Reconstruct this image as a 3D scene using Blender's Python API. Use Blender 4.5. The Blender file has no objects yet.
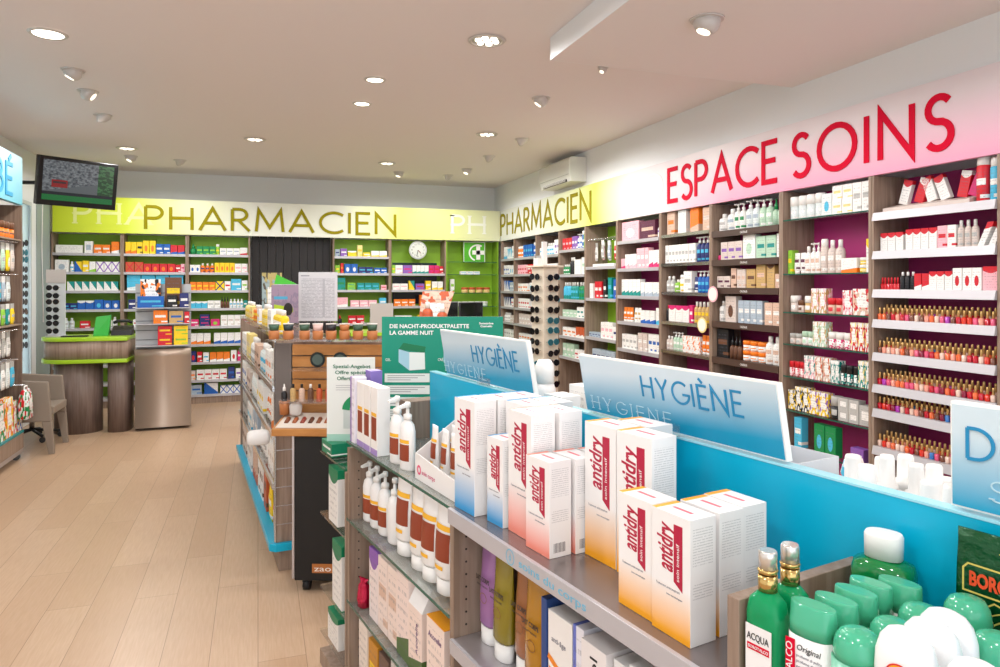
import bpy, bmesh, math, random
from mathutils import Matrix, Vector
random.seed(7)
SC = bpy.context.scene
COL = SC.collection
PI = math.pi
R = math.radians
# ---------------------------------------------------------------- camera
EYE, FOC, HOR = 1.55, 700.0, 284.0        # eye height, focal length in px of a 1000 px frame, horizon row
YAW = R(19.07)
cam = bpy.data.cameras.new('camera')
cam.sensor_width = 36.0
cam.lens = 36.0 * FOC / 1000.0
cam.shift_y = -(333.5 - HOR) / 1000.0
cam.clip_start = 0.05
camo = bpy.data.objects.new('camera', cam)
camo.location = (0, 0, EYE)
camo.rotation_euler = (PI / 2, 0, -YAW)
COL.objects.link(camo)
SC.camera = camo
# ---------------------------------------------------------------- light
W = bpy.data.worlds.new('daylight'); SC.world = W; W.use_nodes = True
bg = W.node_tree.nodes['Background']
bg.inputs['Color'].default_value = (0.86, 0.94, 1.0, 1)
bg.inputs['Strength'].default_value = 2.9
SC.view_settings.view_transform = 'Standard'
SC.view_settings.look = 'None'
SC.view_settings.gamma = 1
SC.view_settings.use_curve_mapping = False
SC.view_settings.exposure = -0.54
LAMP_W = 52.0
CE, SLAB = 3.02, 2.885
def srgb(h):
    h = h.lstrip('#'); o = []
    for i in (0, 2, 4):
        v = int(h[i:i+2], 16) / 255
        o.append(v / 12.92 if v <= 0.04045 else ((v + 0.055) / 1.055) ** 2.4)
    return (o[0], o[1], o[2], 1)
PAL = dict(W='#f0eeea', C='#efe6d2', G='#b9b8b4', K='#1c1c1e', R='#cf1f2c', P='#f2b6bf', M='#d2266f', O='#f07d1a', Y='#f4cf1c',
           L='#8cc63a', N='#13894a', T='#0f8f86', A='#49b8dc', B='#1b5fb4', V='#27306e', U='#8a5bb0', H='#c8a46a', D='#6b4630',
           S='#d9b7a2', I='#dfe7e6', F='#5a1f3c', Q='#b8d6bd', X='#a9b7c4', Z='#d8c9c0', E='#efd98b', J='#c65a32')
def hx(c): return srgb(PAL.get(c, c) if not c.startswith('#') else c)
_m = {}
def mat(name, col, rough=0.5, metal=0.0, emit=0.0, trans=0.0, spec=0.5, alpha=1.0, ior=1.45, coat=0.0):
    k = (name, col, rough, metal, emit, trans, alpha)
    if k in _m: return _m[k]
    m = bpy.data.materials.new(name); m.use_nodes = True
    b = m.node_tree.nodes['Principled BSDF']
    c = hx(col)
    b.inputs['Base Color'].default_value = c
    b.inputs['Roughness'].default_value = rough
    b.inputs['Metallic'].default_value = metal
    b.inputs['Specular IOR Level'].default_value = spec
    b.inputs['Transmission Weight'].default_value = trans
    b.inputs['Alpha'].default_value = alpha
    b.inputs['IOR'].default_value = ior
    b.inputs['Coat Weight'].default_value = coat
    if emit:
        b.inputs['Emission Color'].default_value = c
        b.inputs['Emission Strength'].default_value = emit
    _m[k] = m
    return m
class NT:
    """tiny helper for node maths"""
    def __init__(s, m):
        s.t = m.node_tree; s.n = s.t.nodes; s.l = s.t.links; s.b = s.n['Principled BSDF']
    def new(s, ty, **kw):
        x = s.n.new(ty)
        for k, v in kw.items(): setattr(x, k, v)
        return x
    def put(s, sock, v):
        if hasattr(v, 'is_output') or hasattr(v, 'links'): s.l.new(v, sock)
        else: sock.default_value = v
    def m(s, op, a, b=0.0, c=None):
        x = s.new('ShaderNodeMath', operation=op); s.put(x.inputs[0], a); s.put(x.inputs[1], b)
        if c is not None: s.put(x.inputs[2], c)
        return x.outputs[0]
    def band(s, v, lo, hi): return s.m('MULTIPLY', s.m('GREATER_THAN', v, lo), s.m('LESS_THAN', v, hi))
    def mix(s, f, a, b):
        x = s.new('ShaderNodeMix', data_type='RGBA'); s.put(x.inputs[0], f); s.put(x.inputs[6], a); s.put(x.inputs[7], b)
        return x.outputs[2]
    def coord(s, kind='Generated'):
        tc = s.new('ShaderNodeTexCoord'); sp = s.new('ShaderNodeSeparateXYZ')
        s.l.new(tc.outputs[kind], sp.inputs[0])
        return tc.outputs[kind], sp.outputs[0], sp.outputs[1], sp.outputs[2]
    def noise(s, vec, scale, detail=2.0, sx=1, sy=1, sz=1):
        mp = s.new('ShaderNodeMapping'); s.l.new(vec, mp.inputs[0]); mp.inputs['Scale'].default_value = (sx, sy, sz)
        x = s.new('ShaderNodeTexNoise'); s.l.new(mp.outputs[0], x.inputs['Vector'])
        x.inputs['Scale'].default_value = scale; x.inputs['Detail'].default_value = detail
        return x.outputs[0]
def nmat(name, rough=0.5, metal=0.0, spec=0.5):
    m = bpy.data.materials.new(name); m.use_nodes = True
    n = NT(m); n.b.inputs['Roughness'].default_value = rough; n.b.inputs['Metallic'].default_value = metal
    n.b.inputs['Specular IOR Level'].default_value = spec
    return m, n
def wood(name, c1, c2, rough=0.45, sx=1, sy=1, sz=0.06, scale=60):
    m, n = nmat(name, rough, spec=0.3)
    v, x, y, z = n.coord('Object')
    f = n.noise(v, scale, 4, sx, sy, sz); g = n.noise(v, scale * 0.2, 2, sx, sy, sz * 0.6)
    f = n.m('ADD', n.m('MULTIPLY', f, 0.6), n.m('MULTIPLY', g, 0.4))
    rmp = n.new('ShaderNodeMapRange'); n.l.new(f, rmp.inputs[0]); rmp.inputs[1].default_value = 0.38; rmp.inputs[2].default_value = 0.62
    n.l.new(n.mix(rmp.outputs[0], hx(c1), hx(c2)), n.b.inputs['Base Color'])
    return m
_c = {}
def carton(base, acc='G', style='plain', acc2=None, rough=0.42):
    """printed card: pattern in the piece's own 0..1 coordinates"""
    k = (base, acc, style, acc2)
    if k in _c: return _c[k]
    m, n = nmat('printed_card', rough, spec=0.35)
    v, x, y, z = n.coord()
    col = hx(base); A = hx(acc); f = None
    fx = n.m('ABSOLUTE', n.m('SUBTRACT', x, 0.5)); fz = n.m('ABSOLUTE', n.m('SUBTRACT', z, 0.5))
    if style == 'bot': f = n.m('LESS_THAN', z, n.m('ADD', 0.18, n.m('MULTIPLY', x, 0.14)))
    elif style == 'top': f = n.m('GREATER_THAN', z, n.m('ADD', 0.72, n.m('MULTIPLY', n.m('MULTIPLY', fx, fx), 0.5)))
    elif style == 'mid':
        f = n.m('MAXIMUM', n.m('MULTIPLY', n.m('LESS_THAN', fx, 0.38), n.band(z, 0.46, 0.64)), n.m('MULTIPLY', n.m('GREATER_THAN', x, 0.55), n.band(z, 0.1, 0.2)))
    elif style == 'side': f = n.m('LESS_THAN', x, 0.3)
    elif style == 'frame': f = n.m('MULTIPLY', n.m('LESS_THAN', fx, 0.3), n.m('LESS_THAN', fz, 0.22))
    elif style == 'diag': f = n.m('GREATER_THAN', n.m('ADD', x, z), 1.15)
    elif style == 'dot':
        d = n.m('ADD', n.m('POWER', fx, 2.0), n.m('POWER', n.m('SUBTRACT', z, 0.42), 2.0)); f = n.m('LESS_THAN', d, 0.055)
    elif style == 'cross':
        f = n.m('LESS_THAN', n.m('ABSOLUTE', n.m('SUBTRACT', fx, fz)), 0.09)
    elif style == 'grad':
        mr = n.new('ShaderNodeMapRange'); n.l.new(z, mr.inputs[0]); mr.inputs[1].default_value = 0.42; mr.inputs[2].default_value = 0.02; f = mr.outputs[0]
    elif style == 'flora':
        vo = n.new('ShaderNodeTexVoronoi'); n.l.new(v, vo.inputs['Vector']); vo.inputs['Scale'].default_value = 7
        sp = n.new('ShaderNodeSeparateColor'); n.l.new(vo.outputs['Color'], sp.inputs[0])
        col = n.mix(n.m('GREATER_THAN', sp.outputs[0], 0.62), col, A)
        col = n.mix(n.m('GREATER_THAN', sp.outputs[1], 0.7), col, hx(acc2 or 'W'))
        f = n.m('MULTIPLY', n.m('LESS_THAN', fx, 0.22), n.m('LESS_THAN', fz, 0.2)); A = hx('W')
    if f is not None: col = n.mix(f, col, A)
    if style != 'none':
        ln = n.m('LESS_THAN', n.m('FRACT', n.m('MULTIPLY', z, 9.0)), 0.4)
        w = n.m('GREATER_THAN', n.noise(v, 9.0, 1, 1.6, 1.6, 1.0), 0.5)
        zone = n.m('MULTIPLY', n.m('LESS_THAN', fx, 0.4), n.band(z, 0.12, 0.9))
        t = n.m('MULTIPLY', n.m('MULTIPLY', ln, w), n.m('MULTIPLY', zone, 0.38))
        col = n.mix(t, col, (0.12, 0.12, 0.16, 1))
    if hasattr(col, 'links'): n.l.new(col, n.b.inputs['Base Color'])
    else: n.b.inputs['Base Color'].default_value = col
    _c[k] = m
    return m
# ---------------------------------------------------------------- mesh building
class MB:
    def __init__(s): s.v = []; s.f = []; s.mi = []; s.sm = []; s.M = None; s.cur = 0
    def pv(s, p):
        p = Vector(p)
        if s.M is not None: p = s.M @ p
        s.v.append(tuple(p)); return len(s.v) - 1
    def face(s, idx, smooth=False): s.f.append(tuple(idx)); s.mi.append(s.cur); s.sm.append(smooth)
    def box(s, x0, x1, y0, y1, z0, z1):
        i = [s.pv(p) for p in ((x0,y0,z0),(x1,y0,z0),(x1,y1,z0),(x0,y1,z0),(x0,y0,z1),(x1,y0,z1),(x1,y1,z1),(x0,y1,z1))]
        for q in ((0,3,2,1),(4,5,6,7),(0,1,5,4),(1,2,6,5),(2,3,7,6),(3,0,4,7)): s.face([i[k] for k in q])
        return s
    def hexa(s, b, t):
        i = [s.pv(p) for p in list(b) + list(t)]
        for q in ((0,3,2,1),(4,5,6,7),(0,1,5,4),(1,2,6,5),(2,3,7,6),(3,0,4,7)): s.face([i[k] for k in q])
        return s
    def prism(s, poly, z0, z1):
        a = [s.pv((x, y, z0)) for x, y in poly]; b = [s.pv((x, y, z1)) for x, y in poly]; n = len(poly)
        s.face(a[::-1]); s.face(b)
        for i in range(n): s.face((a[i], a[(i+1) % n], b[(i+1) % n], b[i]), n > 12)
        return s
    def loft(s, secs, n=20, cap0=True, cap1=True, e=2.0, cx=0, cy=0, smooth=True):
        """secs: (z, rx, ry[, e[, cx, cy]])"""
        rings = []
        for q in secs:
            z, rx, ry = q[:3]; ee = q[3] if len(q) > 3 and q[3] else e
            ox, oy = (q[4], q[5]) if len(q) > 5 else (0, 0)
            r = []
            for k in range(n):
                t = 2 * PI * k / n; c, d = math.cos(t), math.sin(t)
                px = abs(c) ** (2 / ee) * (1 if c >= 0 else -1); py = abs(d) ** (2 / ee) * (1 if d >= 0 else -1)
                r.append(s.pv((cx + ox + rx * px, cy + oy + ry * py, z)))
            rings.append(r)
        for a, b in zip(rings, rings[1:]):
            for k in range(n): s.face((a[k], a[(k+1) % n], b[(k+1) % n], b[k]), smooth)
        if cap0: s.face(rings[0][::-1])
        if cap1: s.face(rings[-1])
        return s
    def patch(s, secs, a0, a1, off=0.0006, n=12, e=2.0):
        """a label wrapped on a loft, angles measured from the front (-Y)"""
        rings = []
        for q in secs:
            z, rx, ry = q[:3]; ee = q[3] if len(q) > 3 and q[3] else e; r = []
            for k in range(n + 1):
                t = -PI / 2 + R(a0 + (a1 - a0) * k / n); c, d = math.cos(t), math.sin(t)
                px = abs(c) ** (2 / ee) * (1 if c >= 0 else -1); py = abs(d) ** (2 / ee) * (1 if d >= 0 else -1)
                r.append(s.pv(((rx + off) * px, (ry + off) * py, z)))
            rings.append(r)
        for a, b in zip(rings, rings[1:]):
            for k in range(n): s.face((a[k], a[k+1], b[k+1], b[k]), True)
        return s
    def cyl(s, x, y, z0, z1, r, n=16, r1=None): return s.loft([(z0, r, r), (z1, r1 if r1 is not None else r, r1 if r1 is not None else r)], n, cx=x, cy=y)
    def tube(s, pts, r, n=8):
        pts = [Vector(p) for p in pts]; rings = []
        for i, p in enumerate(pts):
            d = (pts[min(i+1, len(pts)-1)] - pts[max(i-1, 0)]).normalized()
            u = d.cross(Vector((0, 0, 1)))
            if u.length < 1e-3: u = d.cross(Vector((1, 0, 0)))
            u.normalize(); w = d.cross(u)
            rings.append([s.pv(p + r * (math.cos(2*PI*k/n) * u + math.sin(2*PI*k/n) * w)) for k in range(n)])
        for a, b in zip(rings, rings[1:]):
            for k in range(n): s.face((a[k], b[k], b[(k+1) % n], a[(k+1) % n]), True)
        s.face(rings[0]); s.face(rings[-1][::-1])
        return s
    def ribbon(s, pts, w, d, closed=False):
        """flat stroke in the XY plane, thickness d along Z"""
        P = [Vector((p[0], p[1])) for p in pts]; n = len(P); L = []; Rr = []
        for i in range(n):
            a = P[i-1] if (i > 0 or closed) else None; b = P[(i+1) % n] if (i < n-1 or closed) else None
            d0 = (P[i] - a).normalized() if a is not None else None; d1 = (b - P[i]).normalized() if b is not None else None
            if d0 is None: d0 = d1
            if d1 is None: d1 = d0
            t = d0 + d1
            t = t.normalized() if t.length > 1e-4 else d0
            nn = Vector((-t.y, t.x)); k = max(0.35, nn.dot(Vector((-d0.y, d0.x))))
            L.append(P[i] + nn * (w / 2 / k)); Rr.append(P[i] - nn * (w / 2 / k))
        q = [[s.pv((l.x, l.y, z)) for l in L] + [s.pv((l.x, l.y, z)) for l in Rr] for z in (0, d)]
        m = n if closed else n - 1
        for i in range(m):
            j = (i + 1) % n
            s.face((q[1][n+i], q[1][n+j], q[1][j], q[1][i])); s.face((q[0][i], q[0][j], q[0][n+j], q[0][n+i]))
            s.face((q[0][i], q[1][i], q[1][j], q[0][j])); s.face((q[0][n+j], q[1][n+j], q[1][n+i], q[0][n+i]))
        if not closed:
            s.face((q[0][0], q[0][n], q[1][n], q[1][0])); s.face((q[0][n-1], q[1][n-1], q[1][2*n-1], q[0][2*n-1]))
        return s
    def mesh(s, name, mats, bevel=0.0, seg=2):
        me = bpy.data.meshes.new(name); me.from_pydata(s.v, [], s.f)
        for m in (mats if isinstance(mats, (list, tuple)) else [mats]): me.materials.append(m)
        for p, i, q in zip(me.polygons, s.mi, s.sm): p.material_index = i; p.use_smooth = q
        if bevel:
            bm = bmesh.new(); bm.from_mesh(me)
            es = [e for e in bm.edges if len(e.link_faces) == 2 and e.calc_face_angle(0) > 0.6]
            bmesh.ops.bevel(bm, geom=es, offset=bevel, segments=seg, profile=0.6, affect='EDGES', clamp_overlap=True)
            bm.to_mesh(me); bm.free()
        me.update()
        return me
    def build(s, name, mats, parent=None, bevel=0.0, loc=None, rot=None, seg=2):
        return link(name, s.mesh(name, mats, bevel, seg), parent, loc, rot)
def link(name, me, parent=None, loc=None, rot=None):
    o = bpy.data.objects.new(name, me); COL.objects.link(o)
    if parent is not None: o.parent = parent
    if loc is not None: o.location = loc
    if rot is not None: o.rotation_euler = rot
    return o
def empty(name, loc=(0, 0, 0), rz=0.0):
    o = bpy.data.objects.new(name, None); COL.objects.link(o); o.location = loc; o.rotation_euler = (0, 0, rz); o.empty_display_size = 0.05
    return o
def tag(o, label, cat, group=None):
    o['label'] = label; o['category'] = cat
    if group: o['group'] = group
    return o
def struct(o): o['kind'] = 'structure'; return o
def bx(name, m, x0, x1, y0, y1, z0, z1, parent=None, bevel=0.0):
    return MB().box(x0, x1, y0, y1, z0, z1).build(name, m, parent, bevel)
def camxy(px, cd):
    cx = (px - 500) / FOC * cd; return (cx * math.cos(YAW) + cd * math.sin(YAW), -cx * math.sin(YAW) + cd * math.cos(YAW))
def onplane(px, py, z): return camxy(px, (EYE - z) * FOC / (py - HOR))
class Fr:
    """a frontage: u runs to the viewer's right along it, d goes in from its front edge"""
    def __init__(s, ox, oy, rot): s.o = (ox, oy); s.r = rot; s.U = (math.cos(rot), math.sin(rot)); s.D = (-math.sin(rot), math.cos(rot))
    def at(s, u, d, z=0): return (s.o[0] + u * s.U[0] + d * s.D[0], s.o[1] + u * s.U[1] + d * s.D[1], z)
    def mtx(s, u, d, z):      # lettering: x along u, y up, z out towards the viewer
        p = s.at(u, d, z)
        return Matrix(((s.U[0], 0, -s.D[0], p[0]), (s.U[1], 0, -s.D[1], p[1]), (0, 1, 0, p[2]), (0, 0, 0, 1)))
# ---------------------------------------------------------------- lettering
def arc(cx, cy, rx, ry, a0, a1, n=14): return [(cx + rx * math.cos(R(a0 + (a1-a0)*k/n)), cy + ry * math.sin(R(a0 + (a1-a0)*k/n))) for k in range(n+1)]
GL = {
 'P': (.56, [[(0,0),(0,1)], [(0,1)] + arc(.24,.74,.26,.26,90,-90) + [(0,.48)]]),
 'H': (.70, [[(0,0),(0,1)], [(.66,0),(.66,1)], [(0,.52),(.66,.52)]]),
 'A': (.84, [[(0,0),(.41,1),(.82,0)], [(.14,.33),(.68,.33)]]),
 'R': (.58, [[(0,0),(0,1)], [(0,1)] + arc(.22,.75,.25,.25,90,-90) + [(0,.5)], [(.2,.5),(.56,0)]]),
 'M': (.92, [[(0,0),(.08,1),(.45,.2),(.82,1),(.9,0)]]),
 'C': (.82, [arc(.5,.5,.48,.48,48,312,20)]),
 'I': (.10, [[(.03,0),(.03,1)]]),
 'E': (.50, [[(.48,1),(0,1),(0,0),(.48,0)], [(0,.53),(.42,.53)]]),
 'N': (.74, [[(0,0),(0,1),(.7,0),(.7,1)]]),
 'S': (.50, [arc(.25,.755,.22,.235,35,270) + arc(.24,.26,.24,.255,88,-145)]),
 'O': (.98, [arc(.5,.5,.48,.49,0,345,23)]),
 'Y': (.68, [[(0,1),(.33,.48),(.66,1)], [(.33,.48),(.33,0)]]),
 'G': (.90, [arc(.5,.5,.48,.48,48,352,20) + [(.97,.44),(.6,.44)]]),
 'B': (.54, [[(0,0),(0,1)], [(0,1)] + arc(.2,.77,.24,.23,90,-90) + [(0,.54)], [(0,.54)] + arc(.24,.27,.27,.27,90,-90) + [(0,0)]]),
 'D': (.78, [[(0,0),(0,1)], [(0,1)] + arc(.22,.5,.5,.5,90,-90) + [(0,0)]]),
 'È': (.50, [[(.48,1),(0,1),(0,0),(.48,0)], [(0,.53),(.42,.53)], [(.12,1.3),(.3,1.12)]]),
 'É': (.50, [[(.48,1),(0,1),(0,0),(.48,0)], [(0,.53),(.42,.53)], [(.18,1.12),(.36,1.3)]]),
 ' ': (.2, []),
}
def word(txt, M, h, w, m, parent, name='lettering', weight=.14, gap=.2, depth=.006, serif=False):
    """word in strokes, h tall and w wide overall, placed with M"""
    tot = sum(GL[c][0] for c in txt) + gap * (len(txt) - 1); sx = w / tot
    mb = MB(); mb.M = M; x = 0; j = 0
    for c in txt:
        for st in GL[c][1]:
            closed = (c == 'O')
            pts = [((x + p[0]) * sx, p[1] * h) for p in st]
            j += 1; mb.ribbon(pts, weight * h, depth + (j % 3) * .0004, closed)
            if serif and not closed:
                for p in (pts[0], pts[-1]): mb.ribbon([(p[0] - .13 * h, p[1]), (p[0] + .13 * h, p[1])], .06 * h, depth + .0013)
        x += GL[c][0] + gap
    return mb.build(name, m, parent)
_t = {}
def text(body, M, h, m, parent, name='lettering', w=None, shear=0.0, bold=0.0, depth=0.0006, align='LEFT', spacing=1.0):
    """body in the built-in typeface; h = height of capitals"""
    k = (body, h, w, shear, bold, align, depth, m.name)
    if k not in _t:
        cu = bpy.data.curves.new('lettering', 'FONT'); cu.body = body; cu.size = h / 0.7; cu.shear = shear; cu.offset = bold
        cu.extrude = depth / 2; cu.align_x = align; cu.resolution_u = 3; cu.space_character = spacing
        o = bpy.data.objects.new('lettering', cu); COL.objects.link(o)
        me = bpy.data.meshes.new_from_object(o.evaluated_get(bpy.context.evaluated_depsgraph_get()))
        COL.objects.unlink(o); bpy.data.objects.remove(o)
        if w:
            xs = [v.co.x for v in me.vertices]
            s_ = w / max(1e-6, max(xs) - min(xs))
            for v in me.vertices: v.co.x *= s_
        me.materials.clear(); me.materials.append(m); _t[k] = me
    o = link(name, _t[k], parent); o.matrix_local = M
    return o
FACE = lambda x, y, z: Matrix(((1,0,0,x),(0,0,-1,y),(0,1,0,z),(0,0,0,1)))      # on a -Y face, reading along +X
FACEUP = lambda x, y, z: Matrix(((0,-1,0,x),(0,0,-1,y),(1,0,0,z),(0,0,0,1)))   # on a -Y face, reading upwards
SIDE = lambda x, y, z: Matrix(((0,0,1,x),(1,0,0,y),(0,1,0,z),(0,0,0,1)))       # on a +X face
# ---------------------------------------------------------------- shared materials
M_wall = mat('wall_paint', '#eceeef', .7, spec=.2)
M_ceil = mat('ceiling_paint', '#ebe4e3', .8, spec=.2)
M_white = mat('white_plastic', 'W', .35)
M_chrome = mat('chrome', '#d6d6d8', .2, 1.0)
M_alu = mat('brushed_steel', '#c4c1c4', .38, .75)
M_strip = mat('label_strip', '#bcb9bd', .35, .2)
M_glass = mat('clear_glass', '#e8f4f0', .02, trans=1.0, ior=1.3, alpha=.35)
M_gedge = mat('glass_edge', '#1f5a4c', .15)
M_acryl = mat('clear_acrylic', '#f4f6f8', .05, trans=.9, ior=1.2, alpha=.4)
M_dark = mat('black_plastic', 'K', .45)
M_gold = mat('gold_metal', '#c9a45c', .28, .85)
M_wood = wood('grey_brown_laminate', '#86705f', '#a08b7c')
M_woodd = wood('dark_laminate', '#6a5448', '#86705f')
M_oak = wood('honey_wood', '#a8703a', '#c48a4e', scale=30, sx=.2, sz=1)
M_green = mat('lime_back_panel', '#8dbd2c', .45)
M_lime = mat('lime_laminate', '#a3cc2c', .3)
M_burg = mat('burgundy_back_panel', '#ab2d72', .45)
M_cyan = mat('cyan_laminate', '#00add2', .3)
M_black = mat('black_laminate', '#111112', .5)
M_choc = mat('chocolate_shelf', '#4a362d', .45)
# ================================================================ the room
XL, XR, XRB, YB, YF = -2.40, 3.43, 3.88, 10.18, -2.6
m, n = nmat('floor_planks', .32, spec=.4)
v, x, y, z = n.coord('Object')
mp = n.new('ShaderNodeMapping'); n.l.new(v, mp.inputs[0]); mp.inputs['Rotation'].default_value = (0, 0, PI / 2)
br = n.new('ShaderNodeTexBrick'); n.l.new(mp.outputs[0], br.inputs['Vector'])
br.offset = .37; br.inputs['Scale'].default_value = 1; br.inputs['Brick Width'].default_value = 1.28; br.inputs['Row Height'].default_value = .19
br.inputs['Mortar Size'].default_value = .0016; br.inputs['Mortar Smooth'].default_value = .3
br.inputs['Color1'].default_value = hx('#c0a083'); br.inputs['Color2'].default_value = hx('#cbae92'); br.inputs['Mortar'].default_value = hx('#8f735c')
g = n.noise(v, 22, 5, 5, .35, 1); g2 = n.noise(v, 70, 3, 3, .12, 1)
gg = n.m('ADD', n.m('MULTIPLY', g, .6), n.m('MULTIPLY', g2, .4))
mr = n.new('ShaderNodeMapRange'); n.l.new(gg, mr.inputs[0]); mr.inputs[1].default_value = .38; mr.inputs[2].default_value = .62; mr.inputs[3].default_value = 0; mr.inputs[4].default_value = .42
n.l.new(n.mix(mr.outputs[0], br.outputs[0], hx('#b3906f')), n.b.inputs['Base Color'])
struct(bx('floor', m, XL - .1, XRB, YF, YB, -.08, 0))
struct(bx('ceiling', M_ceil, XL - .1, XRB, YF, YB, CE, CE + .1))
q = struct(MB().box(1.652, XR, YF, 3.846, SLAB, CE - .0005).build('ceiling_dropped', M_ceil))
MB().box(1.648, 1.6515, YF, 3.85, SLAB, CE - .0005).build('side_face', M_wall, q); MB().box(1.652, XR, 3.8465, 3.85, SLAB, CE - .0005).build('end_face', M_wall, q)
struct(bx('wall_back', M_wall, XL - .1, XRB, YB, YB + .1, 0, CE))
struct(bx('wall_right', M_wall, XRB, XRB + .1, YF, YB, 0, CE)); struct(bx('trim_2', M_wall, XR, XRB - .001, YF, YB, 2.62, CE - .0005))
mb = MB()
mb.box(XL - .12, XL, YF, 8.52, 0, CE).box(XL - .12, XL, 9.1, YB, 0, CE).box(XL - .12, XL, 8.52, 9.1, 2.46, CE).box(XL - .12, XL, 8.52, 9.1, 0, .12)
struct(mb.build('wall_left', M_wall))
wf = MB()
for a in ((8.52, 8.555, .12, 2.46), (9.065, 9.1, .12, 2.46), (8.555, 9.065, .12, .16), (8.555, 9.065, 2.42, 2.46)): wf.box(XL - .08, XL + .012, *a)
w = struct(wf.build('window_1', mat('window_frame', '#c9ced0', .4)))
struct(bx('window_pane', mat('frosted_window', '#e6f4f6', .6, trans=.95), XL - .012, XL - .006, 8.555, 9.065, .16, 2.42, w))
struct(bx('trim_1', mat('grey_paint', '#9aa7a4', .6), XL, XL + .01, 9.3, 9.83, 0, 2.9))
# black folding door in the back wall
d = MB()
for k in range(10): x0 = -.08 + k * .1035; d.box(x0, x0 + .099, 9.97 + .012 * (k % 2), 10.02, 0, 2.2)
struct(d.build('door_1', mat('black_door', '#1b1718', .55)))
# cable hanging from the television corner
cb = MB().tube([(XL + .0165, 9.50, 2.5), (XL + .0165, 9.46, 2.0), (XL + .0165, 9.50, 1.5), (XL + .0165, 9.52, 1.1)], .0075).build('television_cable', M_white)
tag(cb, 'thin white cable hanging down the wall below the television', 'cable')
# ---------------------------------------------------------------- lamps
M_lens = mat('lamp_lens', '#fff6e4', .3, emit=9.0); M_lensd = mat('lamp_lens_soft', '#fff4e0', .3, emit=3.0)
M_fix = mat('lamp_housing', '#cfcac6', .35, .1)
def spot(x, y, z, e, tilt=(0, 0, 0), ang=3.05):
    l = bpy.data.lights.new('lamp_light', 'SPOT'); l.energy = e; l.spot_size = ang; l.spot_blend = .4; l.shadow_soft_size = .07; l.color = (1, .985, .972)
    o = bpy.data.objects.new('lamp_light', l); COL.objects.link(o); o.location = (x, y, z); o.rotation_euler = tilt
def downlight(px, py, r, label, zc=CE, e=1.0, soft=False):
    X, Y = onplane(px, py, zc) if px is not None else py
    t = tag(empty('recessed_downlight', (X, Y, zc)), label, 'ceiling lamp')
    MB().loft([(-.004, r + .02, r + .02), (-.012, r + .012, r + .012), (-.012, r, r), (-.003, r * .94, r * .94)], 28, cap0=False, cap1=False).build('trim_ring', M_fix, t)
    lens = MB()
    if soft:
        lens.cyl(0, 0, -.006, -.003, r * .96, 28)
        q = lens.build('lens', M_alu, t)
        for k in range(7):
            a = k * PI / 3; rr = 0 if k == 6 else r * .58
            MB().cyl(rr * math.cos(a), rr * math.sin(a), -.012, -.006, r * .2, 12).build('led_bulb', M_lensd if py > 100 else M_lens, t)
    else: lens.cyl(0, 0, -.008, -.003, r * .95, 28).build('lens', M_lens, t)
    spot(X, Y, zc - .03, LAMP_W * e)
    return t
def eyeball(px, py, ax, tilt, label, zc=CE, s=1.0, e=.5, cone=False):
    X, Y = onplane(px, py, zc)
    t = tag(empty('ceiling_spotlight', (X, Y, zc), ax), label, 'ceiling spotlight')
    MB().loft([(-.0005, .075*s, .075*s), (-.008, .072*s, .072*s)], 24).build('trim_ring', M_fix, t)
    b = MB(); b.M = Matrix.Translation((0, 0, -.015)) @ Matrix.Rotation(tilt, 4, 'Y')
    if cone: b.loft([(.03*s, .058*s, .058*s), (-.02*s, .046*s, .046*s), (-.055*s, .02*s, .02*s), (-.062*s, .01*s, .01*s)], 20, cap0=False)
    else: b.loft([(.03*s, .05*s, .05*s), (.0, .06*s, .06*s), (-.02*s, .057*s, .057*s), (-.035*s, .048*s, .048*s), (-.045*s, .036*s, .036*s)], 20, cap0=False)
    b.build('housing', M_fix, t)
    l = MB(); l.M = b.M
    if not cone: l.cyl(0, 0, -.048*s, -.0455*s, .030*s, 16)
    else: l.box(-.04*s, .04*s, -.02*s, .02*s, .005, .008)
    l.build('lens', M_lensd, t)
    spot(X, Y, zc - .12, LAMP_W * e)
downlight(48, 33, .085, 'round glowing ceiling lamp closest to the BÉ sign side, brightest')
downlight(487, 40, .095, 'large recessed ceiling lamp with seven small bulbs beside dropped ceiling', soft=True, e=1.2)
downlight(375, 79, .06, 'small bright ceiling lamp, nearer one of the close pair mid ceiling')
downlight(362, 103, .06, 'small bright ceiling lamp, farther one of the close pair mid ceiling')
downlight(255, 139, .09, 'recessed lamp standing alone above the letter C of PHARMACIEN', soft=True)
downlight(127, 148, .09, 'recessed lamp in the ceiling just above the television', soft=True)
downlight(387, 163, .09, 'recessed lamp in ceiling above letter N of back wall sign', soft=True)
downlight(487, 134, .09, 'recessed lamp between the tilted spotlights near the air conditioner', soft=True)
eyeball(73, 70, 0, .5, 'grey ceiling spotlight first behind the bright round lamp'); eyeball(88, 91, PI, .9, 'grey ceiling spotlight second behind the bright round lamp, glow at its side')
eyeball(103, 115, .4, .7, 'grey ceiling spotlight third behind the bright round lamp', cone=True); eyeball(131, 156, .4, .5, 'small dome spotlight right behind the lamp above television')
eyeball(180, 160, .2, .4, 'conical spotlight casting white glow above letter P of back wall', cone=True); eyeball(399, 172, .2, .3, 'dome spotlight behind recessed lamp above letter N')
eyeball(448, 175, .2, .3, 'conical spotlight nearest the back corner of the ceiling', cone=True); eyeball(467, 169, .2, .4, 'flat dome spotlight beside the cone in the back corner')
eyeball(489, 156, .2, .3, 'conical spotlight above the air conditioner end', cone=True); eyeball(522, 139, .2, .4, 'conical spotlight above the air conditioner middle', cone=True)
eyeball(541, 98, -.4, .6, 'tilted spotlight with glowing lens ahead of the air conditioner')
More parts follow.
